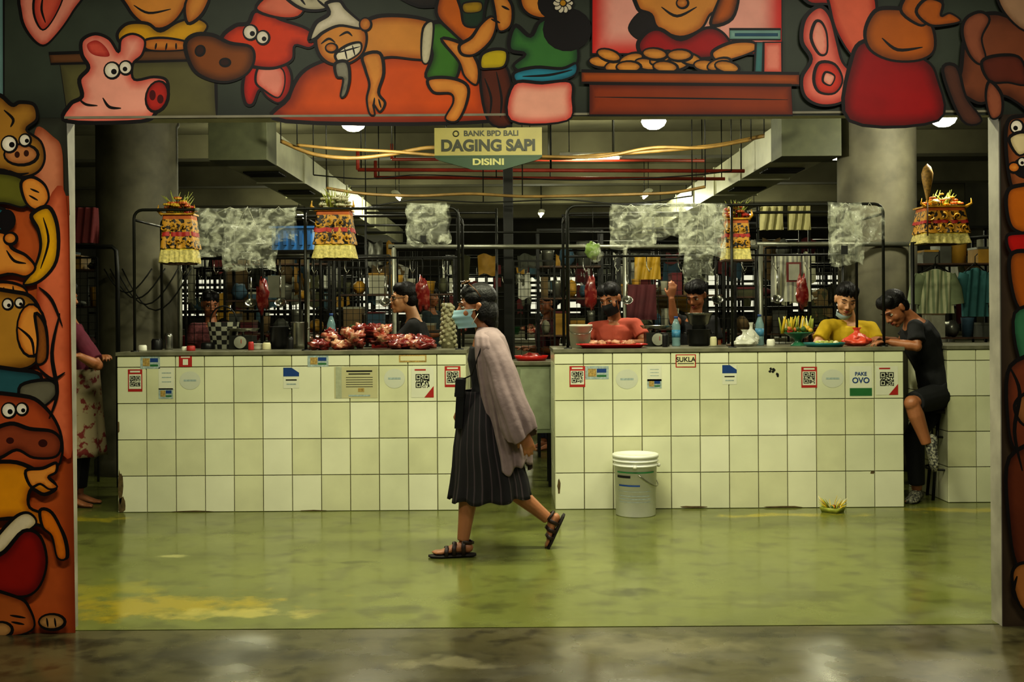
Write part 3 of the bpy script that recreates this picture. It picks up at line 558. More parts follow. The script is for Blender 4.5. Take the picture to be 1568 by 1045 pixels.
# meat cuts, ladles and strings hanging on the rear rails
rr=random.Random(21)
for (us,nm) in (((385,402,430,590,648),'hanging_utensil'),((905,960,1098,1190,1228),'hanging_utensil')):
    for u in us:
        x=(u-784)*8.57/FOC; mb=MB(); k=rr.random(); mb.tube([(x,8.57,1.78),(x,8.56,1.62)],.003,BLK,5)
        if k<.5: mb.tube([(x,8.56,1.64),(x,8.555,1.46)],.006,STEEL,6); mb.lathe([(0,-.03),(.03,-.02),(.042,0),(.044,0),(.03,-.024),(0,-.034)],(x,8.55,1.45),STEEL,16,Matrix.Rotation(.8,3,'X'))
        else: mb.ell((x,8.555,1.5),(.045,.03,.12),MEAT,nz=.6,sd=rr.random()*9)
        mb.obj(nm)
mb=MB(); d=9.55
for (a,b_,v) in ((595,1160,378),(1160,1396,374),(275,470,390)):
    mb.tube([S(a,v,d),S(b_,v,d)],0.02,GREYP,10)
for u in (603,957,1165,1395,275,470): p=S(u,376,d); mb.tube([p,Vector((p.x,d,0))],0.02,GREYP,10)
for (a,b_,v) in ((560,1160,356),(470,760,345),(870,1290,350),(560,760,326),(860,1100,330)): mb.tube([S(a,v,9.7),S(b_,v,9.7)],0.01,BLK,8)
for u in (560,700,760,870,1000,1160,1290,470): p=S(u,345,9.7); mb.tube([Vector((p.x,9.7,2.25)),Vector((p.x,9.7,0))],0.011,BLK,8)
mb.obj('back_rack')
def wire(u0,u1,v0,v1,d,step=0.07,name='wire_mesh_panel'):
    a=S(u0,v0,d); b_=S(u1,v1,d); mb=MB(); x=a.x
    while x<=b_.x: mb.box((x,d,(a.z+b_.z)/2),(0.004,0.004,a.z-b_.z),BLK); x+=step
    z=b_.z
    while z<=a.z: mb.box(((a.x+b_.x)/2,d,z),(b_.x-a.x,0.004,0.004),BLK); z+=step
    for z in (a.z,b_.z): mb.box(((a.x+b_.x)/2,d,z),(b_.x-a.x,0.015,0.015),BLK)
    for x in (a.x,b_.x): mb.box2((x-0.008,d-0.008,0),(x+0.008,d+0.008,a.z),BLK)
    mb.obj(name)
wire(284,460,395,560,9.6); wire(480,598,392,560,9.6,0.055); wire(608,700,384,560,9.6); wire(786,850,400,600,9.3,0.06); wire(870,950,384,560,9.6); wire(964,1158,384,560,9.6,0.08); wire(1172,1280,380,560,9.6,0.055); wire(100,150,395,640,9.3,0.06)
mb=MB(); mb.tube([S(112,378,9.0),S(172,378,9.0),S(178,384,9.0),S(180,420,9.0),Vector((S(180,420,9).x,9.0,0))],0.018,BLK,10); mb.tube([Vector((S(112,378,9.0).x-0.4,9,S(112,378,9).z)),S(112,378,9.0)],0.018,BLK,10); mb.tube([Vector((S(112,378,9.0).x-0.4,9,S(112,378,9).z)),Vector((S(112,378,9.0).x-0.4,9,0))],0.018,BLK,10); mb.obj('stall_rail')
mb=MB(); mb.tube([Vector((S(1397,372,9.0).x,9,0)),S(1397,372,9.0),S(1520,362,9.0),S(1640,362,9.0),Vector((S(1640,362,9.0).x,9,0))],0.016,BLK,10); mb.obj('stall_rail')
# ================================================================= BACKGROUND STALLS
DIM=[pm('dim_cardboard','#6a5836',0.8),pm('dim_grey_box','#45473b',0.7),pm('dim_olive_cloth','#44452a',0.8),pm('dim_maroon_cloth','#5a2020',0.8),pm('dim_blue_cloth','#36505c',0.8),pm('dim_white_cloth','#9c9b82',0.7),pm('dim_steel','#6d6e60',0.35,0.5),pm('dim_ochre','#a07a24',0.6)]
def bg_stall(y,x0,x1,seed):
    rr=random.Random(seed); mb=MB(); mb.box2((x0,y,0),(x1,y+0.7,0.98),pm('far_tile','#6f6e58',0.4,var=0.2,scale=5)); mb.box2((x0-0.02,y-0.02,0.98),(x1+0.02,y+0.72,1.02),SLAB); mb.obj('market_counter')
    mb=MB()
    for yy in (y+0.03,y+0.66):
        for k in range(7):
            x=x0+0.05+(x1-x0-0.1)*k/6; mb.tube([(x,yy,1.02),(x,yy,2.1)],0.013,BLK,6)
        for z in (1.4,1.62,1.85,2.1): mb.tube([(x0+0.05,yy,z),(x1-0.05,yy,z)],0.012,BLK,6)
    for k in range(18):
        x=rr.uniform(x0+0.1,x1-0.1); z=rr.choice((1.62,1.85)); mb.tube([(x,y+0.03,z),(x,y+0.02,z-0.07),(x+0.02,y+0.02,z-0.11),(x+0.03,y+0.02,z-0.08)],0.005,STEEL,6)
    mb.obj('market_stall_frame')
    mb=MB()
    for k in range(18):
        x=rr.uniform(x0+0.15,x1-0.15); w=rr.uniform(0.08,0.26); h=rr.uniform(0.12,0.42); z=rr.choice((1.62,1.85,2.1)); m=rr.choice(DIM+[PLASTW,PLASTW]); sd=rr.random()*9
        mb.grid(lambda s,t,x=x,w=w,h=h,z=z,sd=sd:Vector((x+(s-0.5)*w*(1-0.2*t*sin(sd)),y-0.02+0.03*noise.noise(Vector((s*4+sd,t*3,sd))),z+0.01-t*h-0.02*sin(s*6+sd))),6,6,m)
    mb.obj('hanging_goods')
    mb=MB()
    for k in range(10):
        x=rr.uniform(x0+0.15,x1-0.15); m=rr.choice([MEAT,MEAT2,WHITE,STEEL,RED,GREENP])
        if m in (MEAT,MEAT2):
            for q in range(3): mb.ell((x+q*0.07,y+0.25,1.065+0.02*q),(0.08,0.07,0.04),m,nz=0.6,sd=rr.random()*9)
        else: mb.lathe([(0,0),(0.06,0),(0.09,0.12),(0.095,0.12),(0.088,0.115),(0.055,0.01),(0,0.01)],(x,y+0.3,1.02),m,14)
    mb.obj('counter_goods')
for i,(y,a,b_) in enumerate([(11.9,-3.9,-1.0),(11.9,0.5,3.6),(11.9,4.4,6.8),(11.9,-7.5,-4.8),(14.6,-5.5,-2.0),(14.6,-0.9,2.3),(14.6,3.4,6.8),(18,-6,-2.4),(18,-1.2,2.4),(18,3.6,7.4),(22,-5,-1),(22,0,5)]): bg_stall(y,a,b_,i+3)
def shelf(x0,x1,y,zs,seed):
    rr=random.Random(seed); mb=MB()
    for x in (x0,x1):
        for yy in (y,y+.35): mb.box2((x-.012,yy-.012,0),(x+.012,yy+.012,zs[-1]+.35),BLK)
    mb.box2((x0,y-.01,zs[-1]+.33),(x1,y+.36,zs[-1]+.35),BLK)
    for z in zs:
        mb.box2((x0,y-.01,z-.015),(x1,y+.36,z),WOOD); x=x0+.03
        while x<x1-.1:
            w=rr.uniform(.06,.2); h=rr.uniform(.06,.24); m=rr.choice(DIM); 
            if x+w>x1-.02: break
            k=rr.random()
            if k<.4: mb.box2((x,y+.03,z),(x+w*.9,y+.28,z+h),m); mb.box2((x-.002,y+.025,z+h-.02),(x+w*.9+.002,y+.285,z+h),rr.choice(DIM))
            elif k<.75: mb.lathe([(0,0),(w*.35,0),(w*.42,h*.8),(w*.45,h),(w*.4,h),(w*.32,.01),(0,.01)],(x+w*.45,y+.16,z),m,16)
            else: mb.ell((x+w*.45,y+.16,z+h*.42),(w*.45,.1,h*.42),m,nz=.3,sd=rr.random()*20)
            x+=w+rr.uniform(0,.04)
    mb.obj('storage_shelf')
shelf(-2.75,-1.75,10.9,(1.18,1.5,1.85),1); shelf(-1.65,-.55,10.9,(1.2,1.55),2); shelf(.25,.85,10.7,(1.15,1.5,1.8),3); shelf(1.0,2.0,10.75,(1.2,1.52),4); shelf(2.1,2.8,10.7,(1.15,1.5,1.85),5); shelf(3.75,4.6,10.7,(1.1,1.45,1.8),6); shelf(-4.7,-3.75,10.7,(1.1,1.45,1.8),7)
def garment(u0,u1,v0,v1,d,m,name='hanging_shirt',sleeves=True,m2=None,hanger=True):
    a=S(u0,v0,d); b_=S(u1,v1,d); W=b_.x-a.x; H_=a.z-b_.z; cx=(a.x+b_.x)/2; mb=MB(); k0=.72 if hanger else .96
    mf=(lambda i,j:(m2 if i%2 else m)) if m2 else None
    for sgn in (0,0.05):
        mb.grid(lambda s,t:Vector((cx+(s-0.5)*W*(k0+0.04*t),d+sgn+0.015*sin(s*19+t*3),a.z-t*H_-(0.04*(1-t)*abs(s-0.5)*2 if hanger else 0))),16,8,m,mf=mf)
    if sleeves:
        for sg in (-1,1): mb.tube([(cx+sg*W*0.3,d+0.02,a.z-0.05),(cx+sg*W*0.42,d+0.02,a.z-0.16),(cx+sg*W*0.46,d+0.02,a.z-0.28)],[(0.05,0.03),(0.055,0.03),(0.06,0.03)],m,10,False,ref=(1,0,0))
    if hanger: mb.tube([(cx-W*0.3,d+0.02,a.z-0.03),(cx,d+0.02,a.z+0.04),(cx+W*0.3,d+0.02,a.z-0.03)],0.006,BLK,6); mb.tube([(cx,d+0.02,a.z+0.04),(cx,d+0.02,a.z+0.09),(cx+0.02,d+0.02,a.z+0.11)],0.004,BLK,6)
    mb.obj(name)
garment(1398,1470,412,480,9.0,pm('striped_cloth','#7f8a6a',0.8),m2=pm('striped_cloth_b','#b0b290',0.8),name='striped_shirt'); garment(1470,1520,410,485,9.05,pm('teal_shirt_cloth','#2f5f60',0.8)); garment(112,148,318,372,8.98,pm('dark_red_cloth','#5a1818',0.8),hanger=False,sleeves=False,name='hanging_cloth')
garment(1182,1242,390,462,9.45,pm('white_grid_cloth','#77776a',0.8),sleeves=False,hanger=False,m2=pm('white_grid_cloth_b','#a5a58c',0.8),name='hanging_towel'); garment(972,1012,392,428,9.45,pm('yellow_bag_plastic','#8a6e18',0.4),sleeves=False,hanger=False,name='yellow_plastic_sack'); garment(960,1006,436,490,9.45,pm('maroon_towel','#451618',0.85),sleeves=False,hanger=False,name='hanging_towel')
garment(1165,1200,316,352,9.45,pm('old_paper','#8f8a58',.7),sleeves=False,hanger=False,name='hanging_paper_notice'); garment(1208,1242,314,352,9.45,pm('old_paper','#8f8a58',.7),sleeves=False,hanger=False,name='hanging_paper_notice')
mb=MB(); a=S(420,348,9.3); b_=S(482,384,9.3); mb.box2((a.x,9.2,b_.z),(b_.x,9.4,a.z),pm('blue_crate_plastic','#1f5f9a',0.4))
for k in range(5): mb.box2((a.x+0.03+k*0.065,9.185,b_.z+0.04),(a.x+0.055+k*0.065,9.2,a.z-0.04),pm('blue_crate_rib','#174a7a',0.4))
mb.box2((a.x-0.02,9.18,a.z-0.02),(b_.x+0.02,9.42,a.z),pm('blue_crate_rib','#174a7a',0.4)); mb.box2((a.x-0.15,9.16,b_.z-0.02),(b_.x+0.15,9.44,b_.z),BLK)
for x in (a.x-0.13,b_.x+0.13): mb.box2((x-0.01,9.4,0),(x+0.01,9.43,b_.z),BLK)
mb.obj('blue_crate_on_shelf')
# ================================================================= PLASTIC BAGS ON FRAMES
def bag(u0,u1,v0,v1,d,m=PLAST,layers=3,seed=0):
    mb=MB(); a=S(u0,v0,d); b_=S(u1,v1,d); rr=random.Random(seed)
    for l in range(layers):
        ox=rr.uniform(-0.02,0.02); hh=(a.z-b_.z)*rr.uniform(0.78,1.0); sd=rr.random()*20; sl=rr.uniform(-.03,.03)
        def fn(s,t):
            fold=.05*noise.noise(Vector((s*4+sd,t*3,l)))+.02*abs(noise.noise(Vector((s*9+t*5,t*8-s*4,sd))))+.012*abs(noise.noise(Vector((s*18,t*18,sd))))
            return Vector((a.x+ox+(b_.x-a.x)*s+0.02*noise.noise(Vector((t*3,sd,1))),d-0.014-0.008*l-fold*min(1,t*4),a.z-t*hh-0.02*sin(s*5+sd)*t+sl*(s-.5)))
        mb.grid(fn,34,34,m)
    mb.tube([(a.x+(b_.x-a.x)*0.3,d-0.02,a.z-0.03),((a.x+b_.x)/2,d-0.012,zt+0.012),(a.x+(b_.x-a.x)*0.7,d-0.02,a.z-0.03)],0.002,WHITE,5)
    mb.obj('plastic_bag_bundle')
bag(305,402,320,398,7.93,seed=1,layers=3); bag(340,420,345,415,7.88,seed=2,layers=2); bag(400,455,320,380,7.93,PLAST,3,3); bag(626,688,313,384,7.93,PLAST,4,4)
bag(932,1000,316,380,7.93,seed=5); bag(986,1050,312,362,7.93,seed=6,layers=4); bag(1040,1112,312,395,7.92,PLAST,4,7); bag(1050,1095,380,432,7.88,seed=8,layers=2); bag(1270,1318,312,414,7.93,PLAST,4,9); bag(1312,1350,316,372,7.93,seed=10,layers=2)
mb=MB(); p=S(648,366,7.84); mb.box(p,(0.04,0.006,0.045),BLACKM); p=S(1293,383,7.84); mb.box(p,(0.045,0.006,0.06),BLACKM); mb.obj('black_label_tag')
# ================================================================= SHRINE OFFERINGS
def shrine(u,vt,vb,d,wpx,flow,seed=0,frond=True):
    k=d/FOC; W=wpx*k; p=S(u,vb,d); H_=(vb-vt)*k; z=p.z; x=p.x; mb=MB(); rr=random.Random(seed)
    zb=z+H_*0.06; bh=H_*0.56; zt_=zb+bh
    mb.box2((x-W*0.38,d-W*0.28,zb),(x+W*0.38,d+W*0.28,zt_),WOOD)
    def ring(zv0,zv1,r0,r1,m,amp,nf=17,mf=None):
        sdd=rr.random()*9
        def fn(s,t):
            a=s*2*pi; q=max(abs(cos(a)),abs(sin(a))); rad=(r0+(r1-r0)*t)/q; rad=min(rad,(r0+(r1-r0)*t)*1.38)
            rad*=1+amp*sin(nf*a+sdd)*t+.05*noise.noise(Vector((cos(a)*3,sin(a)*3,t*2+sdd)))*t
            return Vector((x+cos(a)*rad*W,d+sin(a)*rad*W*0.75,zv0+(zv1-zv0)*t+.008*noise.noise(Vector((cos(a)*5,sin(a)*5,sdd)))*t))
        mb.grid(fn,nf*6,5,m,mf=mf)
    ring(zb+bh*0.38,z,0.42,0.5,FRNG,0.05,23,mf=lambda i,j:(YEL if j==1 else FRNG))
    ring(zb+bh*.62,zb+bh*0.22,0.43,0.49,ORN,0.04)
    ring(zt_,zb+bh*0.5,0.40,0.46,ORN,0.03,mf=lambda i,j:(ORANGE if j==0 else RED if j==4 else ORN))
    for q in range(6):
        cx=x-W*0.36+W*0.72*q/5; cz=zb+bh*(.36 if q%2 else .7); mb.tube([(cx+W*0.09*t*cos(t*6+q),d-W*0.4,cz+W*0.09*t*sin(t*6+q)) for t in [i/10 for i in range(1,11)]],0.006,GOLD,6)
    for sg in (-1,1): mb.tube([(x+sg*W*.4,d-W*.3,zt_),(x+sg*W*.52,d-W*.34,zt_+.03),(x+sg*W*.5,d-W*.34,zt_+.07)],[(.014,.006),(.01,.005),(.002,.002)],GOLD,6)
    mb.box2((x-W*0.44,d-W*0.36,zt_),(x+W*0.44,d+W*0.36,zt_+0.012),GOLD)
    for q in range(34):
        cx=x+rr.uniform(-0.36,0.36)*W; cy=d+rr.uniform(-0.3,0.25)*W; cz=zt_+0.015+rr.uniform(0,H_*0.24)*(1-abs(cx-x)/W*1.6); r=rr.uniform(0.012,0.024); m=rr.choice(flow)
        for a in range(5): mb.ell((cx+r*0.8*cos(a*1.257),cy+r*0.8*sin(a*1.257),cz),(r*0.7,r*0.7,r*0.5),m,seg=7,rings=5)
        mb.tube([(cx,cy,zt_),(cx,cy,cz)],0.002,LEAFD,4)
    if frond:
        for q in range(22):
            a=rr.uniform(0,2*pi); l=rr.uniform(0.4,.8)*H_*0.5; tl=rr.uniform(0.15,0.9); bx=x+rr.uniform(-0.2,0.2)*W
            e=Vector((bx+cos(a)*tl*l*0.8,d+sin(a)*tl*l*0.5,zt_+l*0.85)); s0=Vector((bx,d,zt_)); mid=(s0+e)/2+Vector((0,0,0.02)); mb.tube([s0,mid,e],[(0.006,0.002),(0.005,0.002),(0.001,0.001)],LEAF,5)
    mb.obj('shrine_offering'); return x,z
FLY=pm('yellow_petal','#c8a02c',0.5);FLR=pm('red_petal','#a83222',0.5);FLW=pm('white_petal','#bdb896',0.5);FLO=pm('orange_petal','#b8602a',0.5)
def bracket(x,z,d,top=2.07):
    mb=MB(); mb.box2((x-0.1,d-0.08,z-0.012),(x+0.1,d+0.08,z),WOOD); mb.tube([(x-0.09,d,z-0.006),(x-0.09,d,top)],0.004,BLK,6); mb.tube([(x+0.09,d,z-0.006),(x+0.09,d,top)],0.004,BLK,6); mb.obj('shrine_shelf')
for a in [(276,286,403,8.05,54,[FLY,FLR,FLO],1),(513,280,396,8.05,62,[FLW,FLW,FLW],2),(1127,300,398,8.05,42,[FLY,FLO,FLR],3)]:
    x,z=shrine(*a); bracket(x,z,8.05)
x,z=shrine(1440,286,374,9.0,74,[FLY,FLW,FLO],4); bracket(x,z,9.0,1.9)
mb=MB(); p=S(1420,292,8.8); mb.lathe([(0.004,-0.1),(0.02,-0.02),(0.04,0.08),(0.045,0.13),(0.03,0.18),(0.0,0.21)],p,pm('woven_gold','#8f6c2c',0.6,var=0.5,scale=60),12); mb.tube([p+Vector((0,0,-0.35)),p+Vector((0,0,-0.08))],0.006,WOOD,6); mb.obj('woven_offering_fan')
mb=MB(); p=S(908,384,7.93); mb.ell(p,(0.055,0.04,0.055),pm('cabbage_leaf','#6f8545',0.5,var=0.4,scale=30),nz=0.5,sd=3); mb.ell(p+Vector((0.02,-0.02,-0.03)),(0.05,0.04,0.055),PLAST,nz=0.4); mb.tube([p+Vector((0,0,0.05)),Vector((p.x,7.93,zt+0.0))],0.002,BLK,5); mb.obj('bagged_cabbage')
# ================================================================= SIGN
d=7.6; a=S(665,196,d); b_=S(830,240,d); SIGNY=pm('sign_yellow_paint','#958a4c',0.5,var=0.15,scale=5); SG=pm('sign_green_paint','#1d3a20',0.5,var=0.1)
mb=MB(); cx=(a.x+b_.x)/2; mb.box2((a.x,d,b_.z),(b_.x,d+0.02,a.z),SIGNY)
zz=b_.z; mb.add([(a.x,d-0.001,zz),(b_.x,d-0.001,zz),(b_.x-0.03,d-0.001,zz-0.02),(cx+0.1,d-0.001,zz-0.085),(cx-0.1,d-0.001,zz-0.085),(a.x+0.03,d-0.001,zz-0.02),(a.x,d+0.02,zz),(b_.x,d+0.02,zz),(b_.x-0.03,d+0.02,zz-0.02),(cx+0.1,d+0.02,zz-0.085),(cx-0.1,d+0.02,zz-0.085),(a.x+0.03,d+0.02,zz-0.02)],[(0,5,4,3,2,1),(6,7,8,9,10,11),(1,2,8,7),(2,3,9,8),(3,4,10,9),(4,5,11,10),(5,0,6,11)],SG,False)
mb.box2((a.x,d-0.002,zz),(b_.x,d,zz+0.012),SG)
for x in (a.x+0.08,b_.x-0.08): mb.tube([(x,d+0.01,a.z-0.01),(x,d+0.01,3.6)],0.003,BLK,6)
sg=mb.obj('market_sign'); TI=pm('sign_dark_lettering','#23250f',0.5)
H_=a.z-b_.z; text('BANK BPD BALI',0.05,(cx+0.02,d-0.002,a.z-H_*0.2),TI,sg,0.0012,1.05); text('DAGING SAPI',0.104,(cx,d-0.002,a.z-H_*0.62),TI,sg,0.0045,1.0); text('DISINI',0.058,(cx,d-0.003,zz-0.034),pm('sign_pale_lettering','#a8a468',0.5),sg,0.0022,1.35)
mb=MB(); mb.tube([(cx-0.215+0.018*cos(t),d-0.002,a.z-H_*0.2+0.018*sin(t)) for t in [i*pi/8 for i in range(16)]],0.004,TI,6,closed=True); mb.obj('logo_ring',sg)
# ================================================================= PEOPLE
SKIN2=pm('skin_brown','#9a6442',0.45,var=0.08,scale=9,bump=.1,bscale=120); SKIN3=pm('skin_light','#c4946c',0.45,var=0.08,scale=9,bump=.1,bscale=120)
HAIR=pm('black_hair','#0c0a08',0.55,var=0.5,scale=50,bump=0.35,bscale=110); EYEW=pm('eye_white','#d8d2c0',0.3); LIP=pm('lips','#8a3a30',0.4); IRIS=pm('iris_dark','#0c0806',0.2)
HAIR.node_tree.nodes['Principled BSDF'].inputs['Specular IOR Level'].default_value=.3
def frame(fwd,up):
    f=Vector(fwd).normalized(); u=Vector(up); u=(u-f*u.dot(f)).normalized(); r=f.cross(u); M=Matrix((r,f,u)).transposed(); return M
def head_skin(mb,c,M,m,s=1.0):
    c=Vector(c); f=lambda q:c+M@(Vector(q)*s); e=lambda q,r:mb.ell(f(q),tuple(x*s for x in r),m,M,16,12)
    e((0,-.015,.03),(.072,.088,.082)); e((0,.02,-.02),(.062,.066,.085)); e((0,.032,-.072),(.045,.045,.036)); e((0,.064,-.094),(.02,.017,.016))
    e((.034,.052,-.03),(.026,.026,.03)); e((-.034,.052,-.03),(.026,.026,.03))
    mb.tube([f((0,.078,.014)),f((0,.094,-.012)),f((0,.106,-.032))],[.008*s,.010*s,.013*s],m,8); e((.01,.09,-.034),(.010,.012,.009)); e((-.01,.09,-.034),(.010,.012,.009))
    mb.tube([f((-.045,.066,.02)),f((0,.08,.022)),f((.045,.066,.02))],[.009*s,.010*s,.009*s],m,8); e((0,.08,-.064),(.026,.012,.016))
    for k in(-1,1): e((k*.073,-.008,-.008),(.010,.018,.03)); e((k*.076,-.012,.006),(.010,.014,.016))
def head_face(mb,c,M,s=1.0,closed=False):
    c=Vector(c); f=lambda q:c+M@(Vector(q)*s); e=lambda q,r,m:mb.ell(f(q),tuple(x*s for x in r),m,M,12,8)
    for k in(-1,1):
        if not closed:
            e((k*.031,.0685,.001),(.0145,.012,.008),EYEW); e((k*.031,.0775,.001),(.006,.004,.0065),IRIS)
        mb.tube([f((k*.016,.079,.0075 if not closed else 0)),f((k*.03,.0825,.0105 if not closed else 0.001)),f((k*.047,.072,.006))],[.0015*s,.0026*s,.0015*s],IRIS,6)
        mb.tube([f((k*.014,.087,.026)),f((k*.032,.086,.031)),f((k*.05,.072,.025))],[.002*s,.0035*s,.0015*s],HAIR,6)
        e((k*.009,.1,-.041),(.004,.004,.0025),IRIS)
    mb.tube([f((-.024,.08,-.06)),f((-.008,.0925,-.056)),f((0,.092,-.058)),f((.008,.0925,-.056)),f((.024,.08,-.06))],[.0015*s,.0045*s,.004*s,.0045*s,.0015*s],LIP,8)
    mb.tube([f((-.022,.08,-.062)),f((0,.092,-.068)),f((.022,.08,-.062))],[.0015*s,.0055*s,.0015*s],LIP,8)
def head_hair(c,M,s,style,parent):
    c=Vector(c); f=lambda q:c+M@(Vector(q)*s); mb=MB(); e=lambda q,r,nz=0:mb.ell(f(q),tuple(x*s for x in r),HAIR,M,18,12,nz=nz)
    e((0,-.027,.047),(.081,.096,.078)); e((0,-.048,.0),(.074,.064,.08))
    e((.03,.02,.075),(.045,.05,.045)); e((-.03,.02,.075),(.045,.05,.045))
    if style=='bun': e((0,-.122,.01),(.042,.04,.042)); e((0,-.09,.0),(.045,.045,.045))
    if style=='short': e((0,-.05,-.03),(.066,.05,.05))
    if style=='bob':
        e((0,-.065,-.04),(.078,.055,.085)); e((0,-.075,-.09),(.06,.04,.05))
        for k in(-1,1): e((k*.062,-.03,-.02),(.024,.042,.06)); e((k*.058,.02,.05),(.024,.04,.035))
    Mi=M.transposed()
    def post(p,n):
        q=Mi@(p-c); w=noise.noise(Vector((q.x*60,q.y*16,q.z*16)))*.003+noise.noise(Vector((q.x*20,q.y*12,q.z*12)))*.003
        return p+n*w
    remeshed(mb,'hair',HAIR,.004,2,parent,post)
def hand(mb,w,dirv,nrm,m,side=1,curl=0.35,s=0.95):
    f=Vector(dirv).normalized(); n=Vector(nrm); n=(n-f*n.dot(f)).normalized(); x=f.cross(n)*side; w=Vector(w)
    g=lambda a,b,c:w+(x*a+f*b+n*c)*s
    mb.tube([g(0,-.01,0),g(0,.015,0),g(.002,.05,0),g(0,.085,0)],[(.024*s,.018*s),(.028*s,.016*s),(.038*s,.015*s),(.036*s,.012*s)],m,12,ref=x)
    for (bx,by,ln,sp) in ((.028,.08,.066,.1),(.0095,.086,.075,.03),(-.0095,.083,.07,-.04),(-.028,.074,.054,-.12)):
        p=Vector((bx,by-.015,0)); pts=[g(*p)]; p=Vector((bx,by,0)); pts.append(g(*p)); a=0
        for q,fr in enumerate((.45,.3,.25)):
            a+=curl*(0.7+0.35*q); p=p+Vector((sp*ln*fr,cos(a)*ln*fr,-sin(a)*ln*fr)); pts.append(g(*p))
        mb.tube(pts,[.0085*s,.0092*s,.0085*s,.0078*s,.006*s],m,8)
    mb.tube([g(.018,.012,0),g(.038,.034,-.008),g(.054,.055,-.02),g(.056,.078,-.03)],[.014*s,.0125*s,.0105*s,.008*s],m,8)
def foot(mb,a,f,u,m,s=1.0):
    a=Vector(a);f=Vector(f).normalized();u=Vector(u);u=(u-f*u.dot(f)).normalized(); x=f.cross(u); g=lambda p,q,r=0:a+(f*p+u*q+x*r)*s
    mb.tube([g(-.055,-.052),g(-.04,-.045),g(0,-.035),g(.05,-.042),(g(.1,-.055)),g(.14,-.064)],[(.018*s,.015*s),(.03*s,.03*s),(.034*s,.036*s),(.034*s,.028*s),(.042*s,.018*s),(.036*s,.012*s)],m,12,ref=x)
    for i,(r,l) in enumerate(((.028,.045),(.012,.042),(-.003,.036),(-.017,.03),(-.029,.022))): mb.tube([g(.125,-.062,r),g(.14+l*0.5,-.062,r),g(.14+l,-.066,r)],[.011*s,.0105*s if i==0 else .0085*s,.006*s],m,8)
def limb(mb,a,b_,c,ra,rb,rc,m,bulge=1.06):
    a,b_,c=Vector(a),Vector(b_),Vector(c)
    mb.tube([a,a.lerp(b_,.35),a.lerp(b_,.75),b_,b_.lerp(c,.3),b_.lerp(c,.7),c],[ra,ra*.98,(ra+2*rb)/3,rb,rb*bulge,(rb+rc*1.6)/2.6,rc],m,12); mb.ell(a,ra,m); mb.ell(b_,rb,m)
def torso_parts(mb,N_,P_,ax,m,inf=0.0,sc=1.0,top=0.0,bot=1.06,rr=None):
    N_,P_=Vector(N_),Vector(P_); R0=rr or [(0,.05,.05),(.08,.11,.075),(.16,.152,.092),(.32,.145,.108),(.5,.13,.098),(.65,.125,.092),(.85,.155,.108),(1.0,.165,.112),(1.08,.12,.09)]
    pts=[];r=[]
    for (t,a,b_) in R0:
        if t<top-1e-6 or t>bot+0.03: continue
        pts.append(N_.lerp(P_,t) if t<=1 else P_+(P_-N_)*(t-1)); r.append((a*sc+inf,b_*sc+inf))
    mb.tube(pts,r,m,20,ref=ax)
def wrinkle(p,n): return p+n*(.007*noise.noise(p*11)+.0045*noise.noise(Vector((p.x*24,p.y*24,p.z*10))))
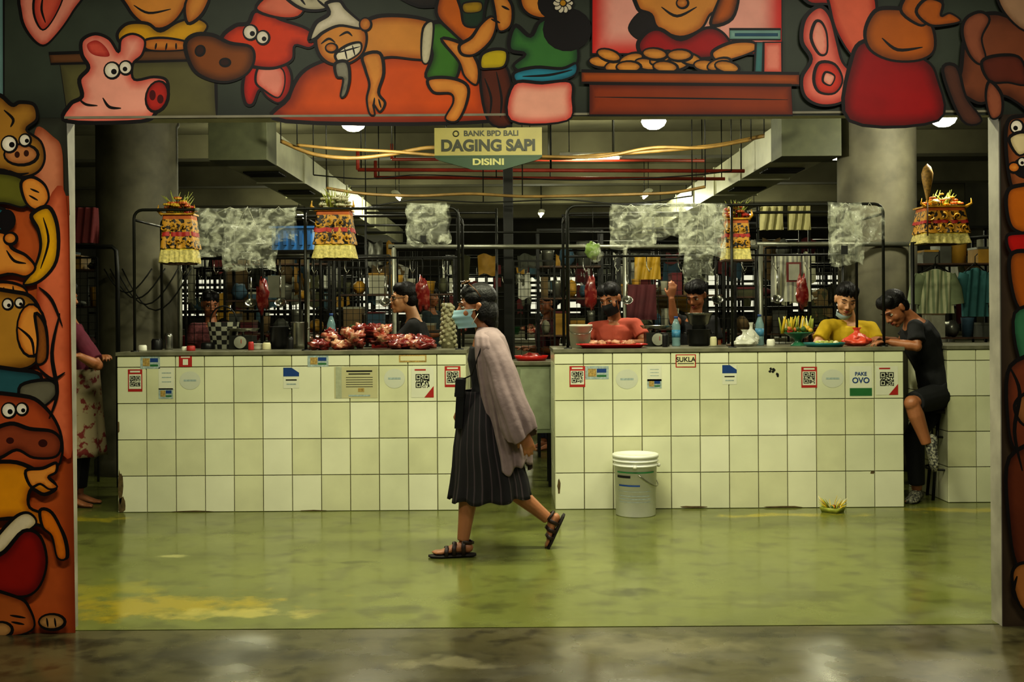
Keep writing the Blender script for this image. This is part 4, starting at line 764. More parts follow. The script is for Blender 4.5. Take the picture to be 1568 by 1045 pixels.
def figure(name,J,skin,shirt,pants=None,hair='bun',sleeve=0.55,closed=False,mask=None,chin_mask=None,glasses=False,vox=0.006,tsc=1.0,hs=1.0,shoes=None):
    V={k:Vector(v) for k,v in J.items() if isinstance(v,(tuple,list,Vector))}
    e=empty(name,(V['P'].x,V['P'].y,0)); M=frame(V['hf'],V.get('hu',Vector((0,0,1)))); ax=(V['sR']-V['sL']).normalized()
    mb=MB(); head_skin(mb,V['H'],M,skin,hs)
    mb.tube([V['H']+M@Vector((0,-.02,-.05)),V['H'].lerp(V['N'],.6)+M@Vector((0,-.015,0)),V['N'],V['N'].lerp(V['P'],.08)],[.05,.047,.054,.07],skin,14)
    torso_parts(mb,V['N'],V['P'],ax,skin,0,tsc)
    for q in ('L','R'):
        limb(mb,V['s'+q],V['e'+q],V['w'+q],.046,.036,.025,skin); mb.tube([V['N'].lerp(V['P'],.1),V['s'+q]],[.05,.046],skin,12)
        hand(mb,V['w'+q],V.get('hd'+q,V['w'+q]-V['e'+q]),V.get('hn'+q,Vector((0,0,1))),skin,1 if q=='L' else -1,J.get('curl',0.4))
        if 'h'+q in V:
            limb(mb,V['h'+q],V['k'+q],V['a'+q],.085,.055,.036,skin,1.02); foot(mb,V['a'+q],V.get('fd'+q,Vector((0,-1,0))),V.get('fu'+q,Vector((0,0,1))),skin)
    remeshed(mb,'body',skin,vox,3,e)
    mb=MB(); head_face(mb,V['H'],M,hs,closed)
    f=lambda q:V['H']+M@(Vector(q)*hs)
    if mask:
        mb.grid(lambda s,t:f(((s-.5)*.13*(1-.25*t),.127-.36*(s-.5)**2-.03*abs(t-.35)*1.3,-.012-.095*t)),12,10,mask)
        for k in(-1,1):
            for z in (-.02,-.09): mb.tube([f((k*.062,.035,z)),f((k*.078,.0,-.01+ (z+.02)*0.3))],.0018*hs,mask,5)
    if chin_mask:
        mb.grid(lambda s,t:f(((s-.5)*.12*(1-.15*t),.098-.3*(s-.5)**2+.008*sin(t*pi)-.03*t,-.088-.045*t)),10,6,chin_mask)
    if glasses:
        for k in(-1,1): mb.tube([f((k*.034+.022*cos(t),.092-.01*abs(cos(t)),-.002+.019*sin(t))) for t in [i*pi/8 for i in range(16)]],.0022,BLACKM,6,closed=True); mb.tube([f((k*.056,.082,.004)),f((k*.08,0,.006))],.002,BLACKM,5)
        mb.tube([f((-.012,.092,.002)),f((.012,.092,.002))],.002,BLACKM,5)
    mb.obj('face_details',e)
    head_hair(V['H'],M,hs,hair,e)
    mb=MB(); torso_parts(mb,V['N'],V['P'],ax,shirt,.014,tsc,0.06,1.06)
    for q in ('L','R'):
        s_,el,w=V['s'+q],V['e'+q],V['w'+q]; mb.ell(s_,.058,shirt); mb.tube([V['N'].lerp(V['P'],.12),s_],[.06,.057],shirt,14)
        mb.tube([s_,s_.lerp(el,sleeve)],[.057,.064],shirt,14)
    remeshed(mb,'shirt',shirt,0.0075,4,e,wrinkle)
    if pants and 'hL' in V:
        mb=MB(); torso_parts(mb,V['N'],V['P'],ax,pants,.018,tsc,0.8,1.08)
        for q in ('L','R'):
            pl=J.get('plen'+q,0.9); h,k_,a=V['h'+q],V['k'+q],V['a'+q]
            if pl>0: mb.tube([h,h.lerp(k_,.5),k_,k_.lerp(a,pl)],[.1,.088,.072,.058],pants,14); mb.ell(k_,.072,pants); mb.ell(h,.1,pants)
            else: mb.tube([h,h.lerp(k_,.5),h.lerp(k_,.92)],[.1,.09,.078],pants,14); mb.ell(h,.1,pants)
        remeshed(mb,'trousers',pants,0.009,3,e)
    if shoes and 'hL' in V:
        mb=MB()
        for q in ('L','R'):
            a=V['a'+q]; fd=V.get('fd'+q,Vector((0,-1,0))).normalized(); u=V.get('fu'+q,Vector((0,0,1))); u=(u-fd*u.dot(fd)).normalized(); x=fd.cross(u); g=lambda p,r:a+fd*p+u*r
            mb.tube([g(-.065,-.045),g(-.04,-.038),g(.02,-.035),g(.08,-.05),g(.14,-.06),g(.185,-.064)],[(.02,.03),(.04,.038),(.043,.04),(.046,.03),(.048,.022),(.025,.012)],shoes,14,ref=x)
        mb.obj('shoes',e)
    return e,M,f
BLKC=pm('black_cotton','#121212',0.85,var=0.3,scale=12,bump=0.3,bscale=9); 
def legs(P,ax,fwd=(0,-1,0)):
    P=Vector(P); ax=Vector(ax); f=Vector(fwd); z=P.z
    D={}
    for q,s in (('L',-1),('R',1)):
        h=P+ax*(.085*s); h.z=z-.02; k=Vector((h.x+f.x*.03,h.y+f.y*.03,z*.53)); a=Vector((h.x,h.y,.078)); D['h'+q]=h;D['k'+q]=k;D['a'+q]=a;D['fd'+q]=f
    return D
J=dict(H=S(617,457,8.85),hf=(-1,-.3,-.02),N=S(633,487,8.87),P=S(640,590,8.9),sL=S(632,500,8.71),sR=S(634,500,9.03),eL=S(606,533,8.72),wL=S(576,512,8.5),eR=S(604,533,9.0),wR=S(572,514,8.72),curl=.6)
J['P'].z=.87; J.update(legs(J['P'],(0,1,0),(-1,0,0)))
e,M,f=figure('market_vendor',J,SKIN3,BLKC,pm('grey_trouser','#2a2a2c',0.8),hair='bun',glasses=True,tsc=.96,hs=1.04)
CORAL=pm('coral_cotton','#b4533f',0.85,var=0.15,scale=10,bump=0.3,bscale=9); NAVY=pm('navy_trouser','#1d2233',0.8)
J=dict(H=S(934,458,8.82),hf=(-.55,-1,-.4),hu=(-.18,0,1),N=S(941,490,8.9),P=S(938,590,8.95),sL=S(973,498,8.88),sR=S(907,504,8.9),eL=S(990,528,8.78),wL=S(964,525,8.5),eR=S(890,528,8.8),wR=S(914,526,8.5),curl=.5)
J['P'].z=.87; J.update(legs(J['P'],(-1,0,0)))
figure('market_vendor',J,SKIN2,CORAL,NAVY,hair='bun',mask=pm('black_mask_cloth','#0d0d10',0.7),sleeve=.6,hs=1.04)
YSH=pm('yellow_cotton','#c9a81e',0.85,var=0.15,scale=10,bump=0.3,bscale=9)
J=dict(H=S(1296,459,8.82),hf=(-.12,-1,-.42),hu=(.12,0,1),N=S(1301,492,8.9),P=S(1300,590,8.95),sL=S(1333,502,8.88),sR=S(1266,500,8.88),eL=S(1345,530,8.78),wL=S(1312,525,8.5),eR=S(1250,530,8.78),wR=S(1258,525,8.48),curl=.5)
J['P'].z=.87; J.update(legs(J['P'],(-1,0,0)))
figure('market_vendor',J,SKIN3,YSH,NAVY,hair='bun',chin_mask=pm('pale_mask_cloth','#a9bfc2',0.7),closed=True,sleeve=.7,hs=1.08,tsc=1.03)
def bgv(u,v,d,fw,shirt,hair='bun',arm=None,sk=SKIN2):
    H_=S(u,v,d); ax=Vector((fw[1],-fw[0],0)).normalized(); N_=H_+Vector((0,0.03,-.17)); P_=N_+Vector((0,0,-.5)); 
    J=dict(H=H_,hf=fw,N=N_,P=P_); 
    for q,s in(('L',-1),('R',1)):
        sh=N_+ax*(.15*s)+Vector((0,0,-.05)); el=sh+ax*(.04*s)+Vector((0,0,-.25)); f=Vector((fw[0],fw[1],0)).normalized(); w=el+f*.2+Vector((0,0,.02)); J['s'+q]=sh;J['e'+q]=el;J['w'+q]=w
    if arm: J['eR']=Vector(arm[0]);J['wR']=Vector(arm[1]);J['hdR']=Vector((.1,-.1,1)); J['hnR']=Vector((0,-1,.1))
    J.update(legs(P_,tuple(ax),(fw[0],fw[1],0))); figure('market_vendor',J,sk,shirt,NAVY,hair=hair,vox=.008)
bgv(1066,452,9.15,(-.7,-1,-.7),BLKC,arm=(S(1032,492,9.0),S(1028,456,8.95)))
bgv(322,466,10.3,(.5,-1,-.3),pm('pink_print_cotton','#6a3a3a',0.8,var=.5,scale=40)); bgv(838,464,11.3,(-1,-.4,-.2),pm('maroon_print_cotton','#4f2024',0.8,var=.4,scale=40)); bgv(660,455,13.6,(1,-.4,-.1),pm('dark_teal_cotton','#26363a',0.8))
BLKT=pm('black_tshirt','#0d0e10',0.85,var=.3,bump=0.3,bscale=9)
J=dict(H=S(1369,473,8.12),hf=(-.75,-.35,-.75),hu=(-.4,0,1),N=S(1396,489,8.15),P=S(1440,596,8.2),sL=S(1402,502,7.98),sR=S(1402,499,8.33),eL=S(1404,531,7.9),wL=S(1362,524,7.97),eR=S(1378,526,8.36),wR=S(1352,520,8.25),hdL=(-1,.05,0),curl=.5,
 hL=S(1440,606,8.1),kL=S(1396,618,7.84),aL=S(1419,680,7.84),hR=S(1440,606,8.3),kR=S(1400,668,8.05),aR=S(1404,758,8.1),fdL=(-.1,-.2,-1),fuL=(-1,-.2,.1),fdR=(-.7,-1,0),plenL=0,plenR=.9)
J['aR'].z=.078
figure('market_vendor',J,SKIN2,BLKT,pm('black_shorts','#121316',0.8),hair='short',sleeve=.75,shoes=pm('checked_canvas','#2a2a28',0.7,col2='#8f8d7a',scale=70),tsc=1.14,hs=1.05)
mb=MB(); p=S(1450,612,8.2); sz=J['P'].z-.13
mb.lathe([(0,sz),(.15,sz),(.165,sz-.01),(.165,sz-.035),(0,sz-.04)],(p.x,8.2,0),pm('stool_seat','#241c16',.5),24)
for a in range(4):
    t=a*pi/2+.6; mb.tube([(p.x+.1*cos(t),8.2+.1*sin(t),sz-.03),(p.x+.17*cos(t),8.2+.17*sin(t),0)],.012,BLK,8)
for z,r in ((.22,.155),(.45,.128)): mb.tube([(p.x+r*cos(t),8.2+r*sin(t),z) for t in [i*pi/10 for i in range(20)]],.008,BLK,6,closed=True)
mb.obj('bar_stool')
MAR=pm('maroon_cotton','#5c1a2e',0.85,var=.15,bump=.3,bscale=9); 
J=dict(H=S(99,455,8.1),hf=(1,-.25,-.15),N=S(104,489,8.1),P=S(112,600,8.15),sR=S(114,508,7.94),sL=S(114,508,8.27),eR=S(150,560,7.9),wR=S(120,545,7.74),eL=S(144,556,8.3),wL=S(158,548,8.1),hdR=(-.9,-.3,.1),curl=.6)
J['P'].z=.85; J.update(legs(J['P'],(0,-1,0),(1,-.1,0)))
e,M,f=figure('market_vendor',J,SKIN2,MAR,pm('dark_trouser','#1a1a1c',0.8),hair='bun',sleeve=.85)
APR=pm('floral_apron','#8f8264',0.85,col2='#6a221c',scale=18,thr=(.54,.6)); P_=J['P']
mb=MB()
def apf(s,t):
    a=-1.7+3.4*s; r=.18+.04*t+.014*sin(a*9)*t; return Vector((P_.x+cos(a)*r,P_.y+sin(a)*r*1.05,.98-t*.62))
mb.grid(apf,40,14,APR); mb.obj('apron',e,solid=.004)
# ================================================================= WALKING WOMAN
W=empty('walking_woman',(S(745,840,6.4).x,6.4,0))
SKW=pm('skin_walker','#a06b48',0.45,var=.06,scale=6,bump=.1,bscale=120)
H_=S(728,470,6.4); M=frame((-1,-.16,-.08),(0,0,1)); hs=1.06
Nk=S(742,509,6.4); Pv=S(752,632,6.42)
mb=MB(); head_skin(mb,H_,M,SKW,hs); mb.tube([H_+M@Vector((0,-.02,-.05)),S(738,497,6.4),Nk,S(746,520,6.4)],[.048,.044,.05,.066],SKW,14)
ax=(0,1,0)
RW=[(0,.05,.05),(.08,.09,.066),(.16,.12,.076),(.32,.122,.096),(.5,.112,.086),(.65,.108,.082),(.85,.14,.1),(1.0,.15,.108),(1.08,.12,.09)]
torso_parts(mb,Nk,Pv,ax,SKW,rr=RW)
sL,eL,wL=S(753,534,6.272),S(780,596,6.19),S(804,664,6.18); sR,eR,wR=S(747,534,6.53),S(742,598,6.58),S(716,622,6.5)
limb(mb,sL,eL,wL,.036,.032,.023,SKW); limb(mb,sR,eR,wR,.036,.032,.023,SKW)
hand(mb,wL,(.25,0,-1),(0,-1,0),SKW,1,.45); hand(mb,wR,(-.8,-.4,-.5),(0,.6,1),SKW,-1,.8)
hL,kL,aL=S(748,640,6.36),S(720,740,6.34),S(709,822,6.33); hR,kR,aR=S(758,640,6.48),S(776,742,6.5),S(839,795,6.54)
aL.z=.09
limb(mb,hL,kL,aL,.072,.052,.034,SKW,1.02); limb(mb,hR,kR,aR,.072,.052,.034,SKW,1.02)
fL=Vector((-1,-.08,-.02)); uL=Vector((0,0,1)); fR=Vector((-.42,.02,-.9)); uR=Vector((-.9,0,.42))
foot(mb,aL,fL,uL,SKW,.95); foot(mb,aR,fR,uR,SKW,.88)
remeshed(mb,'body',SKW,.005,3,W)
mb=MB(); head_face(mb,H_,M,hs); f=lambda q:H_+M@(Vector(q)*hs); MSK=pm('surgical_mask_blue','#9fc2ca',.7,var=.08)
mb.grid(lambda s,t:f(((s-.5)*.14*(1-.25*t),.130-.38*(s-.5)**2-.03*abs(t-.35)*1.5+.002*sin(t*20),-.010-.098*t)),16,14,MSK)
for k in(-1,1):
    for z in (-.02,-.09): mb.tube([f((k*.066,.035,z)),f((k*.08,-.005,-.01+(z+.02)*.3))],.0018,WHITE,5)
for k in(-1,1):
    mb.ell(f((k*.036,.04,.134)),(.028,.02,.012),pm('dark_lens','#3a2614',.08,coat=1),M,14,8); mb.tube([f((k*.036+.03*cos(t),.04+.018*sin(t),.134-.008*sin(t))) for t in [i*pi/8 for i in range(16)]],.003,pm('tortoise_frame','#6a4018',.3),6,closed=True)
    mb.tube([f((k*.066,.035,.125)),f((k*.09,.0,.085)),f((k*.09,-.02,.05))],.0022,pm('tortoise_frame','#6a4018',.3),6)
mb.obj('face_mask_and_sunglasses',W)
head_hair(H_,M,hs,'bob',W)
DR=pm('black_dress_cloth','#151215',.85,var=.25,scale=10); DRS=pm('dress_stripe','#40363a',.85)
mb=MB(); torso_parts(mb,Nk,Pv,ax,DR,.014,1,.1,1.06,RW)
for sh in (sL,sR): mb.tube([S(744,522,6.4),sh],[.05,.05],DR,12); mb.ell(sh,.05,DR); mb.tube([sh,sh.lerp(eL if sh is sL else eR,.35)],[.05,.046],DR,12)
remeshed(mb,'dress_bodice',DR,.007,3,W)
RG=[(598,741,.12,.13),(620,742,.14,.16),(650,742,.155,.185),(685,744,.178,.205),(715,748,.198,.215),(740,750,.215,.22),(764,750,.228,.225)]
def skf(s,t):
    q=t*(len(RG)-1); i=min(int(q),len(RG)-2); fr=q-i; A,B=RG[i],RG[i+1]; v,cx,rx,ry=[A[k]*(1-fr)+B[k]*fr for k in range(4)]
    a=s*2*pi; c=S(cx,v,6.42); wob=1+(.05*sin(9*a+1+t)+.035*sin(19*a))*t
    return Vector((c.x-cos(a)*rx*wob,c.y-sin(a)*ry*wob,c.z+.02*t*t*max(0,-cos(a))+.01*sin(9*a)*t))
mb=MB(); mb.grid(skf,162,24,DR,mf=lambda i,j:(DRS if i%6==0 else DR)); mb.obj('pleated_skirt',W,solid=.004)
CARD=pm('mauve_cardigan','#827170',.9,var=.12,scale=14,bump=.25,bscale=30)
RC=[(501,744,.055,.072),(507,745,.075,.11),(515,747,.094,.165),(528,749,.104,.196),(548,752,.112,.2),(580,757,.116,.194),(620,765,.125,.194),(660,772,.128,.196),(690,778,.13,.2),(712,780,.125,.2)]
def cdf(s,t):
    q=t*(len(RC)-1); i=min(int(q),len(RC)-2); fr=q-i; A,B=RC[i],RC[i+1]; v,cx,rx,ry=[A[k]*(1-fr)+B[k]*fr for k in range(4)]
    a=.72+s*(2*pi-1.44); c=S(cx,v,6.41); wob=1+(.07*sin(8*a+1.3+1.5*t)+.045*sin(17*a-2*t)+.03*noise.noise(Vector((a*2,t*5,0))))*t**1.1
    return Vector((c.x-cos(a)*rx*wob,c.y-sin(a)*ry*wob,c.z+.03*t*sin(3*a+.5)*t+.012*sin(11*a)*t*t))
mb=MB(); mb.grid(cdf,150,50,CARD)
def sleeve_mesh(P,R_,sd):
    pts=crom([tuple(p) for p in P],6,False); n=len(pts); m_=len(R_)-1
    def fn(s,t):
        q=t*(n-1); i=min(int(q),n-2); fr=q-i; c=Vector(pts[i]).lerp(Vector(pts[i+1]),fr); tg=(Vector(pts[min(i+1,n-1)])-Vector(pts[i])).normalized()
        qq=t*m_; ii=min(int(qq),m_-1); r=R_[ii]*(1-qq+ii)+R_[ii+1]*(qq-ii); x=Vector((0,1,0)); x=(x-tg*x.dot(tg)).normalized(); y=tg.cross(x); a=s*2*pi
        r*=1+.1*sin(5*a+sd+t*3)*t+.06*sin(11*a+t*5)*t+.05*sin(t*20+sd+a*2)*(1-abs(2*t-1))
        return c+x*(cos(a)*r*.72)+y*(sin(a)*r)+tg*(.025*t*sin(2*a+sd))
    mb.grid(fn,64,44,CARD)
sleeve_mesh([S(747,514,6.31),S(753,530,6.265),S(764,556,6.23),S(778,602,6.19),S(794,648,6.17),S(800,668,6.17)],[.04,.064,.072,.08,.092,.084],0.5)
sleeve_mesh([S(746,514,6.49),S(747,530,6.54),S(744,560,6.57),S(742,598,6.58),S(724,620,6.54)],[.04,.06,.062,.066,.07],2.0)
mb.obj('cardigan',W,solid=.004)
mb=MB(); p=S(705,618,6.36); BG=pm('black_leather','#0f0f10',.35,bump=.2)
Rm=Matrix.Rotation(.06,3,'Y'); mb.box(p,(.045,.16,.27),BG,Rm); mb.box(p+Vector((0,-.0,.09)),(.052,.166,.1),BG,Rm); mb.box(p+Vector((-.03,-.0,.05)),(.006,.03,.02),STEEL,Rm); mb.tube([p+Vector((0,-.06,.13)),S(722,575,6.27),S(738,530,6.24)],.005,BG,6); mb.obj('handbag',W,bevel=.012)
mb=MB(); SOLE=pm('sandal_sole','#1c1510',.7); STR=pm('sandal_strap','#2a1a14',.5)
for (a,f_,u_,s) in ((aL,fL,uL,.95),(aR,fR,uR,.88)):
    f_=f_.normalized(); u_=(u_-f_*u_.dot(f_)).normalized(); x=f_.cross(u_); g=lambda p,q,r=0:a+(f_*p+u_*q+x*r)*s
    mb.tube([g(-.075,-.083),g(-.055,-.083),g(0,-.083),(g(.07,-.083)),g(.13,-.083),g(.185,-.082),g(.205,-.08)],[(.015*s,.008*s),(.036*s,.011*s),(.038*s,.011*s),(.042*s,.011*s),(.05*s,.011*s),(.036*s,.009*s),(.01*s,.006*s)],SOLE,16,ref=x)
    for pp,hh,w in ((.1,-.035,.048),(.055,-.012,.042),(-.0,.012,.044)): mb.tube([g(pp,-.078,w),g(pp,(hh-.06)/2,w*1.0),g(pp-.005,hh,w*.6),g(pp-.005,hh+.006,0),g(pp-.005,hh,-w*.6),g(pp,(hh-.06)/2,-w*1.0),g(pp,-.078,-w)],[(.012*s,.003*s)]*7,STR,8,ref=f_)
    mb.tube([g(0,.0,.042),g(-.045,-.01,.03),g(-.062,-.015,0),g(-.045,-.01,-.03),g(0,.0,-.042)],[(.008,.003)]*5,STR,8,ref=u_)
mb.obj('sandals',W)
# ================================================================= BUCKET
p=S(974,786,7.6); p.z=0; BW=pm('bucket_plastic','#e0e1d2',.35,var=.05); mb=MB()
mb.lathe([(0,.0),(.128,.0),(.132,.005),(.142,.33),(.15,.332),(.15,.342),(.144,.344),(.145,.36),(.153,.362),(.153,.372),(.146,.374),(.146,.385),(.154,.387),(.155,.405),(.148,.41),(.138,.405),(.135,.398),(0,.398)],(p.x,7.62,0),BW,48)
th0=-pi/2
def lab(a0,a1,z0,z1,m,o=.0012): mb.grid(lambda s,t:Vector((p.x+(.1325+.0295*(z0+(z1-z0)*t)+o)*cos(th0+a0+(a1-a0)*s),7.62+(.1325+.0295*(z0+(z1-z0)*t)+o)*sin(th0+a0+(a1-a0)*s),z0+(z1-z0)*t)),14,1,m)
lab(-1.1,.9,.292,.302,GREENP); lab(-1.1,-.35,.26,.276,BLACKM,.0015); lab(-1.0,.1,.205,.215,BLUE); lab(-1.1,.7,.17,.172,PALEB); lab(-1.0,.7,.12,.124,PALEB); lab(-1.0,.6,.14,.144,PALEB); lab(-1.0,.7,.1,.103,PALEB)
mb.tube([(p.x+.15*cos(t),7.62+.15*sin(t),.33-.13*max(0,cos((t+.35)))) for t in [(-1.55+i*.13) for i in range(22)]],.004,STEEL,6); mb.ell((p.x+.152,7.60,.335),.014,WHITE); mb.ell((p.x-.02,7.467,.335),.014,WHITE)
mb.obj('paint_bucket')
# ================================================================= FLOOR OFFERING
p=S(1275,778,7.66); mb=MB(); c=Vector((p.x,7.66,0)); mb.lathe([(0,.004),(.07,.004),(.085,.035),(.09,.035),(.075,0),(0,0)],c,LEAF,4)
for q in range(28):
    a=random.uniform(0,6.28); l=random.uniform(.05,.11); mb.tube([c+Vector((.03*cos(a),.03*sin(a),.01)),c+Vector((.06*cos(a),.06*sin(a),l*.6)),c+Vector((.1*cos(a),.08*sin(a),l))],[(.007,.002),(.006,.002),(.001,.001)],random.choice([LEAF,CREAM,YEL]),5)
for q in range(10): mb.ell(c+Vector((random.uniform(-.05,.05),random.uniform(-.05,.05),.035)),.014,random.choice([FLW,FLY,FLR,LEAFD]),seg=8,rings=6)
mb.obj('canang_offering')
# ================================================================= COUNTER ITEMS
def onc(u,y): return Vector(((u-784)*y/FOC,y,CT))
mb=MB(); rr=random.Random(5)
for q in range(54):
    t=rr.random(); u=484+t*172; y=rr.uniform(8.0,8.45); lay=rr.choice([0,1,2,3,4]) if 500<u<590 else rr.choice([0,0,1]); c=onc(u,y); r=rr.uniform(.035,.075); mb.ell(c+Vector((0,0,.034+.028*lay)),(r,r*.8,.032),rr.choice([MEAT,MEAT,MEAT2]),Matrix.Rotation(rr.uniform(-.4,.4) if lay else 0,3,'Y')@Matrix.Rotation(rr.random()*3,3,'Z'),16,10,nz=.9,sd=rr.random()*30)
mb.obj('raw_meat_pile')
def bottle(u,y,h=.21,r=.032,capc=BLUE):
    c=onc(u,y); mb=MB(); B=pm('clear_bottle_plastic','#8fb4b8',.08,var=.05,alpha=.5); mb.lathe([(0,0),(r*.95,0),(r,.008),(r*.94,h*.2),(r,h*.24),(r*.94,h*.45),(r,h*.5),(r,h*.68),(r*.5,h*.88),(r*.4,h*.9),(r*.4,h*.94)],c,B,20); mb.lathe([(r*1.01,h*.3),(r*1.02,h*.3),(r*1.02,h*.55),(r*1.01,h*.55)],c,pm('bottle_label','#4a86a8',.4,var=.4,scale=50),20); mb.lathe([(0,h*1.0),(r*.46,h*1.0),(r*.48,h*.93),(0,h*.93)],c,capc,14); mb.lathe([(0,.004),(r*.9,.004),(r*.9,h*.6),(0,h*.6)],c,pm('water','#a9c4c4',.05,alpha=.35),16); mb.obj('water_bottle')
bottle(507,8.53,.26); bottle(1035,8.35,.22); bottle(1163,8.4,.23,.032,BLUE)
def pot(u,y,r,h,m,name='cooking_pot'):
    c=onc(u,y); mb=MB(); mb.lathe([(0,0),(r*.85,0),(r,h*.2),(r*1.02,h),(r*1.08,h*1.02),(r*1.02,h*1.04),(r*.96,h),(r*.9,h*.2),(0,h*.1)],c,m,28)
    for s in (-1,1): mb.tube([c+Vector((s*r*1.0,-.02,h*.75)),c+Vector((s*r*1.25,-.02,h*.8)),c+Vector((s*r*1.25,.02,h*.8)),c+Vector((s*r*1.0,.02,h*.75))],.005,m,6)
    mb.obj(name)
BP=pm('black_pot','#1c1c1c',.4,.3)
pot(458,8.38,.06,.19,STEEL); pot(1070,8.38,.085,.12,BP); pot(395,8.3,.05,.04,WHITE,'small_bowl'); pot(428,8.38,.07,.16,BP)
c=onc(1070,8.38)+Vector((0,0,.124)); mb=MB(); mb.lathe([(0,0),(.05,0),(.05,.03),(.07,.04),(.1,.12),(.105,.12),(.1,.115),(.06,.045),(0,.04)],c,STEEL,28); mb.obj('metal_bowl')
# red produce crate behind the meat
c=onc(592,8.52); mb=MB(); RC_=pm('red_crate_plastic','#8f1f1a',.4)
for (ax_,ay_,sx_,sy_) in ((-.1,0,.01,.08),(.1,0,.01,.08),(0,-.04,.2,.01),(0,.04,.2,.01)):
    for z in (.02,.055,.09): mb.box(c+Vector((ax_,ay_,z)),(sx_,sy_,.022),RC_)
for ax_ in (-.1,.1):
    for ay_ in (-.04,.04): mb.box(c+Vector((ax_,ay_,.052)),(.016,.016,.104),RC_)
mb.box(c+Vector((0,0,.005)),(.2,.08,.01),RC_); mb.obj('red_crate')
c=onc(888,8.3); mb=MB(); mb.lathe([(0,0),(.07,0),(.085,.15),(.09,.15),(.09,.165),(.084,.165),(.068,.012),(0,.012)],c,WHITE,28); mb.tube([c+Vector((.088*cos(t),.088*sin(t)*1,.15-.06*sin(max(0,-sin(t))*1.2))) for t in [pi+i*pi/12 for i in range(13)]],.003,STEEL,6); mb.obj('white_tub')
c=onc(936,8.05); mb=MB(); TR=pm('red_plastic','#b3221c',.3,var=.08)
def rr_ring(w,d_,z,n=32): return [c+Vector((w*(abs(cos(t))**.35)*(1 if cos(t)>0 else -1),d_*(abs(sin(t))**.35)*(1 if sin(t)>0 else -1),z)) for t in [2*pi*i/n for i in range(n)]]
rings=[rr_ring(.2,.11,0),rr_ring(.235,.135,.028),rr_ring(.25,.15,.03),rr_ring(.25,.15,.025),rr_ring(.228,.128,.02),rr_ring(.2,.11,.006)]
vs=[p for r in rings for p in r]; n=32; mb.add(vs,[(i*n+k,i*n+(k+1)%n,(i+1)*n+(k+1)%n,(i+1)*n+k) for i in range(5) for k in range(n)]+[tuple(range(n))[::-1],tuple(5*n+k for k in range(n))],TR)
for q in range(6): mb.ell(c+Vector((-.12+q*.05,.02*(-1)**q,.035)),(.035,.04,.02),pm('chopped_meat','#b08060',.5,var=.3,scale=40) if q%2 else MEAT2,nz=.5,sd=q)
mb.obj('red_tray')
def scale_obj(u,y):
    c=onc(u,y); mb=MB(); G=pm('scale_body_paint','#23241f',.4,.2); mb.box(c+Vector((0,0,.05)),(.17,.16,.1),G); mb.lathe([(0,0),(.045,0),(.045,.02),(0,.02)],c+Vector((0,-.08,.052)),pm('dial_face','#8f8f80',.4),24,Matrix.Rotation(pi/2,3,'X')); mb.box(c+Vector((.01,-.103,.06)),(.004,.002,.03),RED); mb.tube([c+Vector((0,0,.1)),c+Vector((0,0,.13))],.012,STEEL,8); mb.lathe([(0,0),(.1,0),(.12,.02),(.124,.02),(.1,-.004),(0,-.004)],c+Vector((0,0,.134)),STEEL,28); mb.obj('weighing_scale',bevel=.006)
scale_obj(1005,8.42); scale_obj(372,8.4)
def blob_bag(u,y,w,h,m,name,seed=1):
    c=onc(u,y); mb=MB()
    def fn(s,t):
        a=s*2*pi; prof=[.55,.95,1.0,.85,.55,.22,.16,.3]; q=t*7; i=min(int(q),6); r=(prof[i]*(1-q+i)+prof[i+1]*(q-i))*w*(1+.35*noise.noise(Vector((cos(a)*2,sin(a)*2,t*4+seed)))+.12*noise.noise(Vector((cos(a)*7,sin(a)*7,t*9+seed)))); return c+Vector((cos(a)*r,sin(a)*r*.8,h*t+.002))
    mb.grid(fn,56,32,m); mb.ell(c+Vector((0,0,h*.32)),(w*.75,w*.6,h*.28),MEAT2 if m is PLASTR else WHITE,nz=.4,sd=seed); mb.obj(name)
blob_bag(1140,8.15,.085,.12,PLASTW,'plastic_carrier_bag',seed=2); blob_bag(1150,8.32,.06,.17,PLASTW,'plastic_carrier_bag',seed=4); blob_bag(1312,8.1,.10,.13,PLASTR,'plastic_carrier_bag',seed=6); blob_bag(540,8.56,.06,.17,pm('green_film','#3f7a4a',.35,alpha=.9),'plastic_carrier_bag',seed=8)
c=onc(686,8.3); mb=MB(); GAR=pm('garlic_skin','#8f8a6c',.5,var=.3,scale=40)
for q in range(60):
    t=q/60; a=q*2.4; r=.055*(1-t*.4); mb.ell(c+Vector((cos(a)*r,sin(a)*r*.7,.02+t*.3)),(.018,.018,.016),GAR,seg=8,rings=6)
mb.tube([c,c+Vector((0,0,.33))],[.05,.025],GAR,10); mb.obj('garlic_braid')
c=onc(1222,8.25); mb=MB(); mb.lathe([(0,0),(.06,0),(.05,.01),(.025,.03),(.03,.05),(.1,.09),(.11,.095),(.1,.1),(0,.08)],c,pm('green_glass_bowl','#2f6a4c',.25),28); rr=random.Random(3)
for q in range(26): mb.ell(c+Vector((rr.uniform(-.09,.09),rr.uniform(-.07,.07),.1+rr.uniform(0,.03))),rr.uniform(.014,.022),rr.choice([FLY,FLO,LEAFD,FLR,LEAFD]),seg=8,rings=6)
for q in range(30):
    a=rr.uniform(0,6.28); bx=rr.uniform(-.12,.1); mb.tube([c+Vector((bx,0,.09)),c+Vector((bx+.03*cos(a),.03*sin(a),.17+rr.uniform(0,.05)))],[(.013,.003),(.004,.002)],rr.choice([LEAF,CREAM,YEL]),5)
mb.obj('offering_bowl')
c=onc(1262,8.0); mb=MB(); TL=pm('teal_plastic','#1f6a68',.35); mb.lathe([(0,0),(.12,0),(.14,.03),(.146,.03),(.125,.005),(0,.005)],c,TL,28)
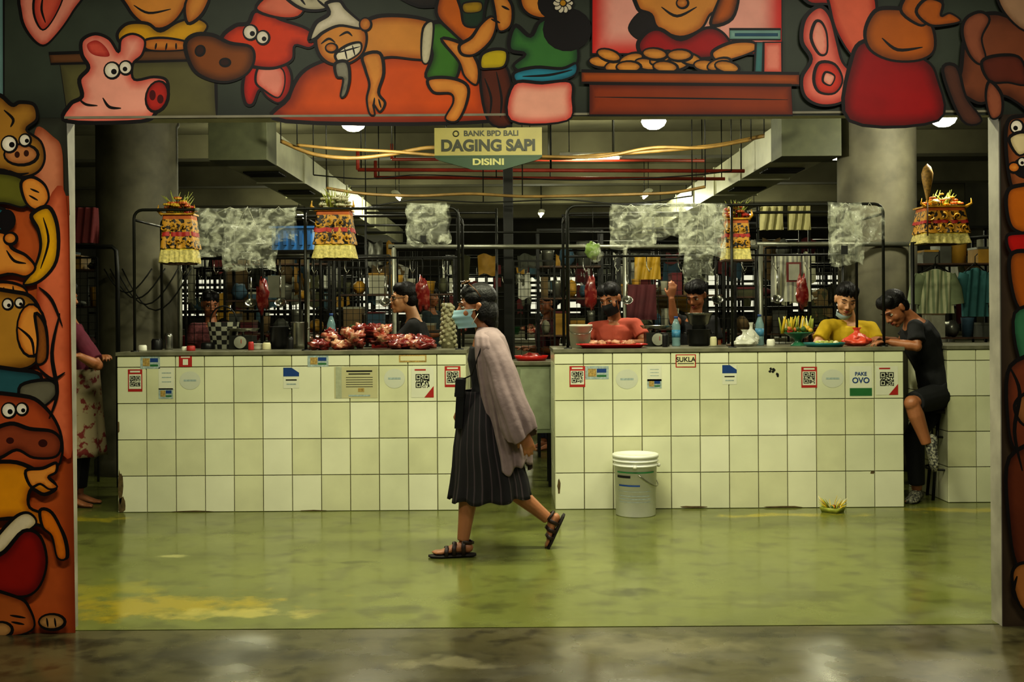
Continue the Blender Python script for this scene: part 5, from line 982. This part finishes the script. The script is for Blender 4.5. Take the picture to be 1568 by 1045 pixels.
for q in range(9): mb.ell(c+Vector((rr.uniform(-.09,.09),rr.uniform(-.08,.08),.025)),.02,rr.choice([LEAF,FLY,CREAM]),seg=8,rings=6)
mb.obj('teal_tray')
mb=MB()
for (u,y,w,h,m) in ((292,8.1,.03,.035,RED),(282,8.12,.02,.03,WHITE),(318,8.45,.05,.05,BP),(408,8.25,.03,.05,CREAM),(218,8.2,.03,.04,WHITE),(444,8.25,.025,.09,BP),(384,8.15,.02,.06,RED),(1018,8.2,.02,.1,BP),(1092,8.3,.025,.07,CREAM),(1180,8.25,.03,.05,WHITE),(240,8.4,.04,.08,BP),(258,8.42,.03,.12,STEEL)):
    mb.lathe([(0,0),(w,0),(w*1.02,h*.1),(w*1.0,h*.8),(w*.8,h),(0,h)],onc(u,y),m,16)
mb.obj('condiment_jars')
c=onc(342,8.52); mb=MB(); PLD=[pm('plaid_white','#9a9a88',.7),pm('plaid_black','#1a1a18',.7)]
mb.grid(lambda s,t:c+Vector((cos(s*2*pi)*(.09+.03*t),sin(s*2*pi)*(.05+.02*t),.2*t)),32,12,PLD[0],mf=lambda i,j:PLD[(i//2+j//2)%2]); mb.tube([c+Vector((.1*cos(t),0,.2+.12*sin(t))) for t in [i*pi/10 for i in range(11)]],.006,BLACKM,6); mb.obj('plaid_shopping_basket')
for (u,y) in ((452,8.12),(1100,8.2)):
    mb=MB(); c=onc(u,y)+Vector((0,0,.005)); mb.box(c,(.16,.035,.003),STEEL,Matrix.Rotation(.5,3,'Z')); mb.tube([c+Vector((.07,.038,.004)),c+Vector((.16,.085,.006))],[(.009,.012)]*2,WOOD,8,ref=(0,0,1)); mb.obj('butcher_knife')
mb=MB(); a=S(410,422,9.5);b_=S(436,456,9.5); mb.box2((a.x,9.5,b_.z),(b_.x,9.52,a.z),pm('dull_white_board','#8a8a78',.6)); a=S(1204,402,9.4);b_=S(1226,432,9.4); mb.box2((a.x,9.38,b_.z),(b_.x,9.4,a.z),pm('dull_red_frame','#5e1c18',.6)); mb.box2((a.x+.015,9.375,b_.z+.015),(b_.x-.015,9.38,a.z-.015),pm('dull_white_board','#8a8a78',.6)); mb.obj('hanging_price_board')
mb=MB(); PB=pm('pale_green_board','#7a8468',.6); mb.box2((.03,8.85,.42),(.32,9.2,.95),PB); mb.box2((.0,8.83,.95),(.34,9.23,.98),SLAB)
for x in (.05,.29):
    for y in (8.87,9.17): mb.box2((x-.015,y-.015,0),(x+.015,y+.015,.42),BLK)
mb.box2((.06,8.845,.45),(.29,8.85,.92),pm('board_light','#939b80',.6)); mb.obj('storage_cabinet',bevel=.004)
mb=MB(); mb.lathe([(0,0),(.11,0),(.13,.04),(.135,.04),(.115,.004),(0,.004)],(.15,9.0,.98),TR,24); mb.ell((.15,9.0,1.01),(.08,.07,.03),MEAT,nz=.5); mb.obj('red_basin')
mb=MB(); p=S(211,430,9.5)
for q in range(4): mb.tube([(p.x-.28+q*.05+(.2+.03*q)*t*2,9.5-.04*sin(pi*t),1.75-(.2+.05*q)*sin(pi*t)) for t in [i/10 for i in range(11)]],.006,BLK,6)
mb.obj('hanging_cable_loops')
# ================================================================= WORLD
w=bpy.data.worlds.new('World'); scene.world=w; w.use_nodes=True; bg=w.node_tree.nodes['Background']; bg.inputs[0].default_value=(0.6,0.6,0.45,1); bg.inputs[1].default_value=0.18
print('faces',sum(len(o.data.polygons) for o in bpy.data.objects if o.type=='MESH'))
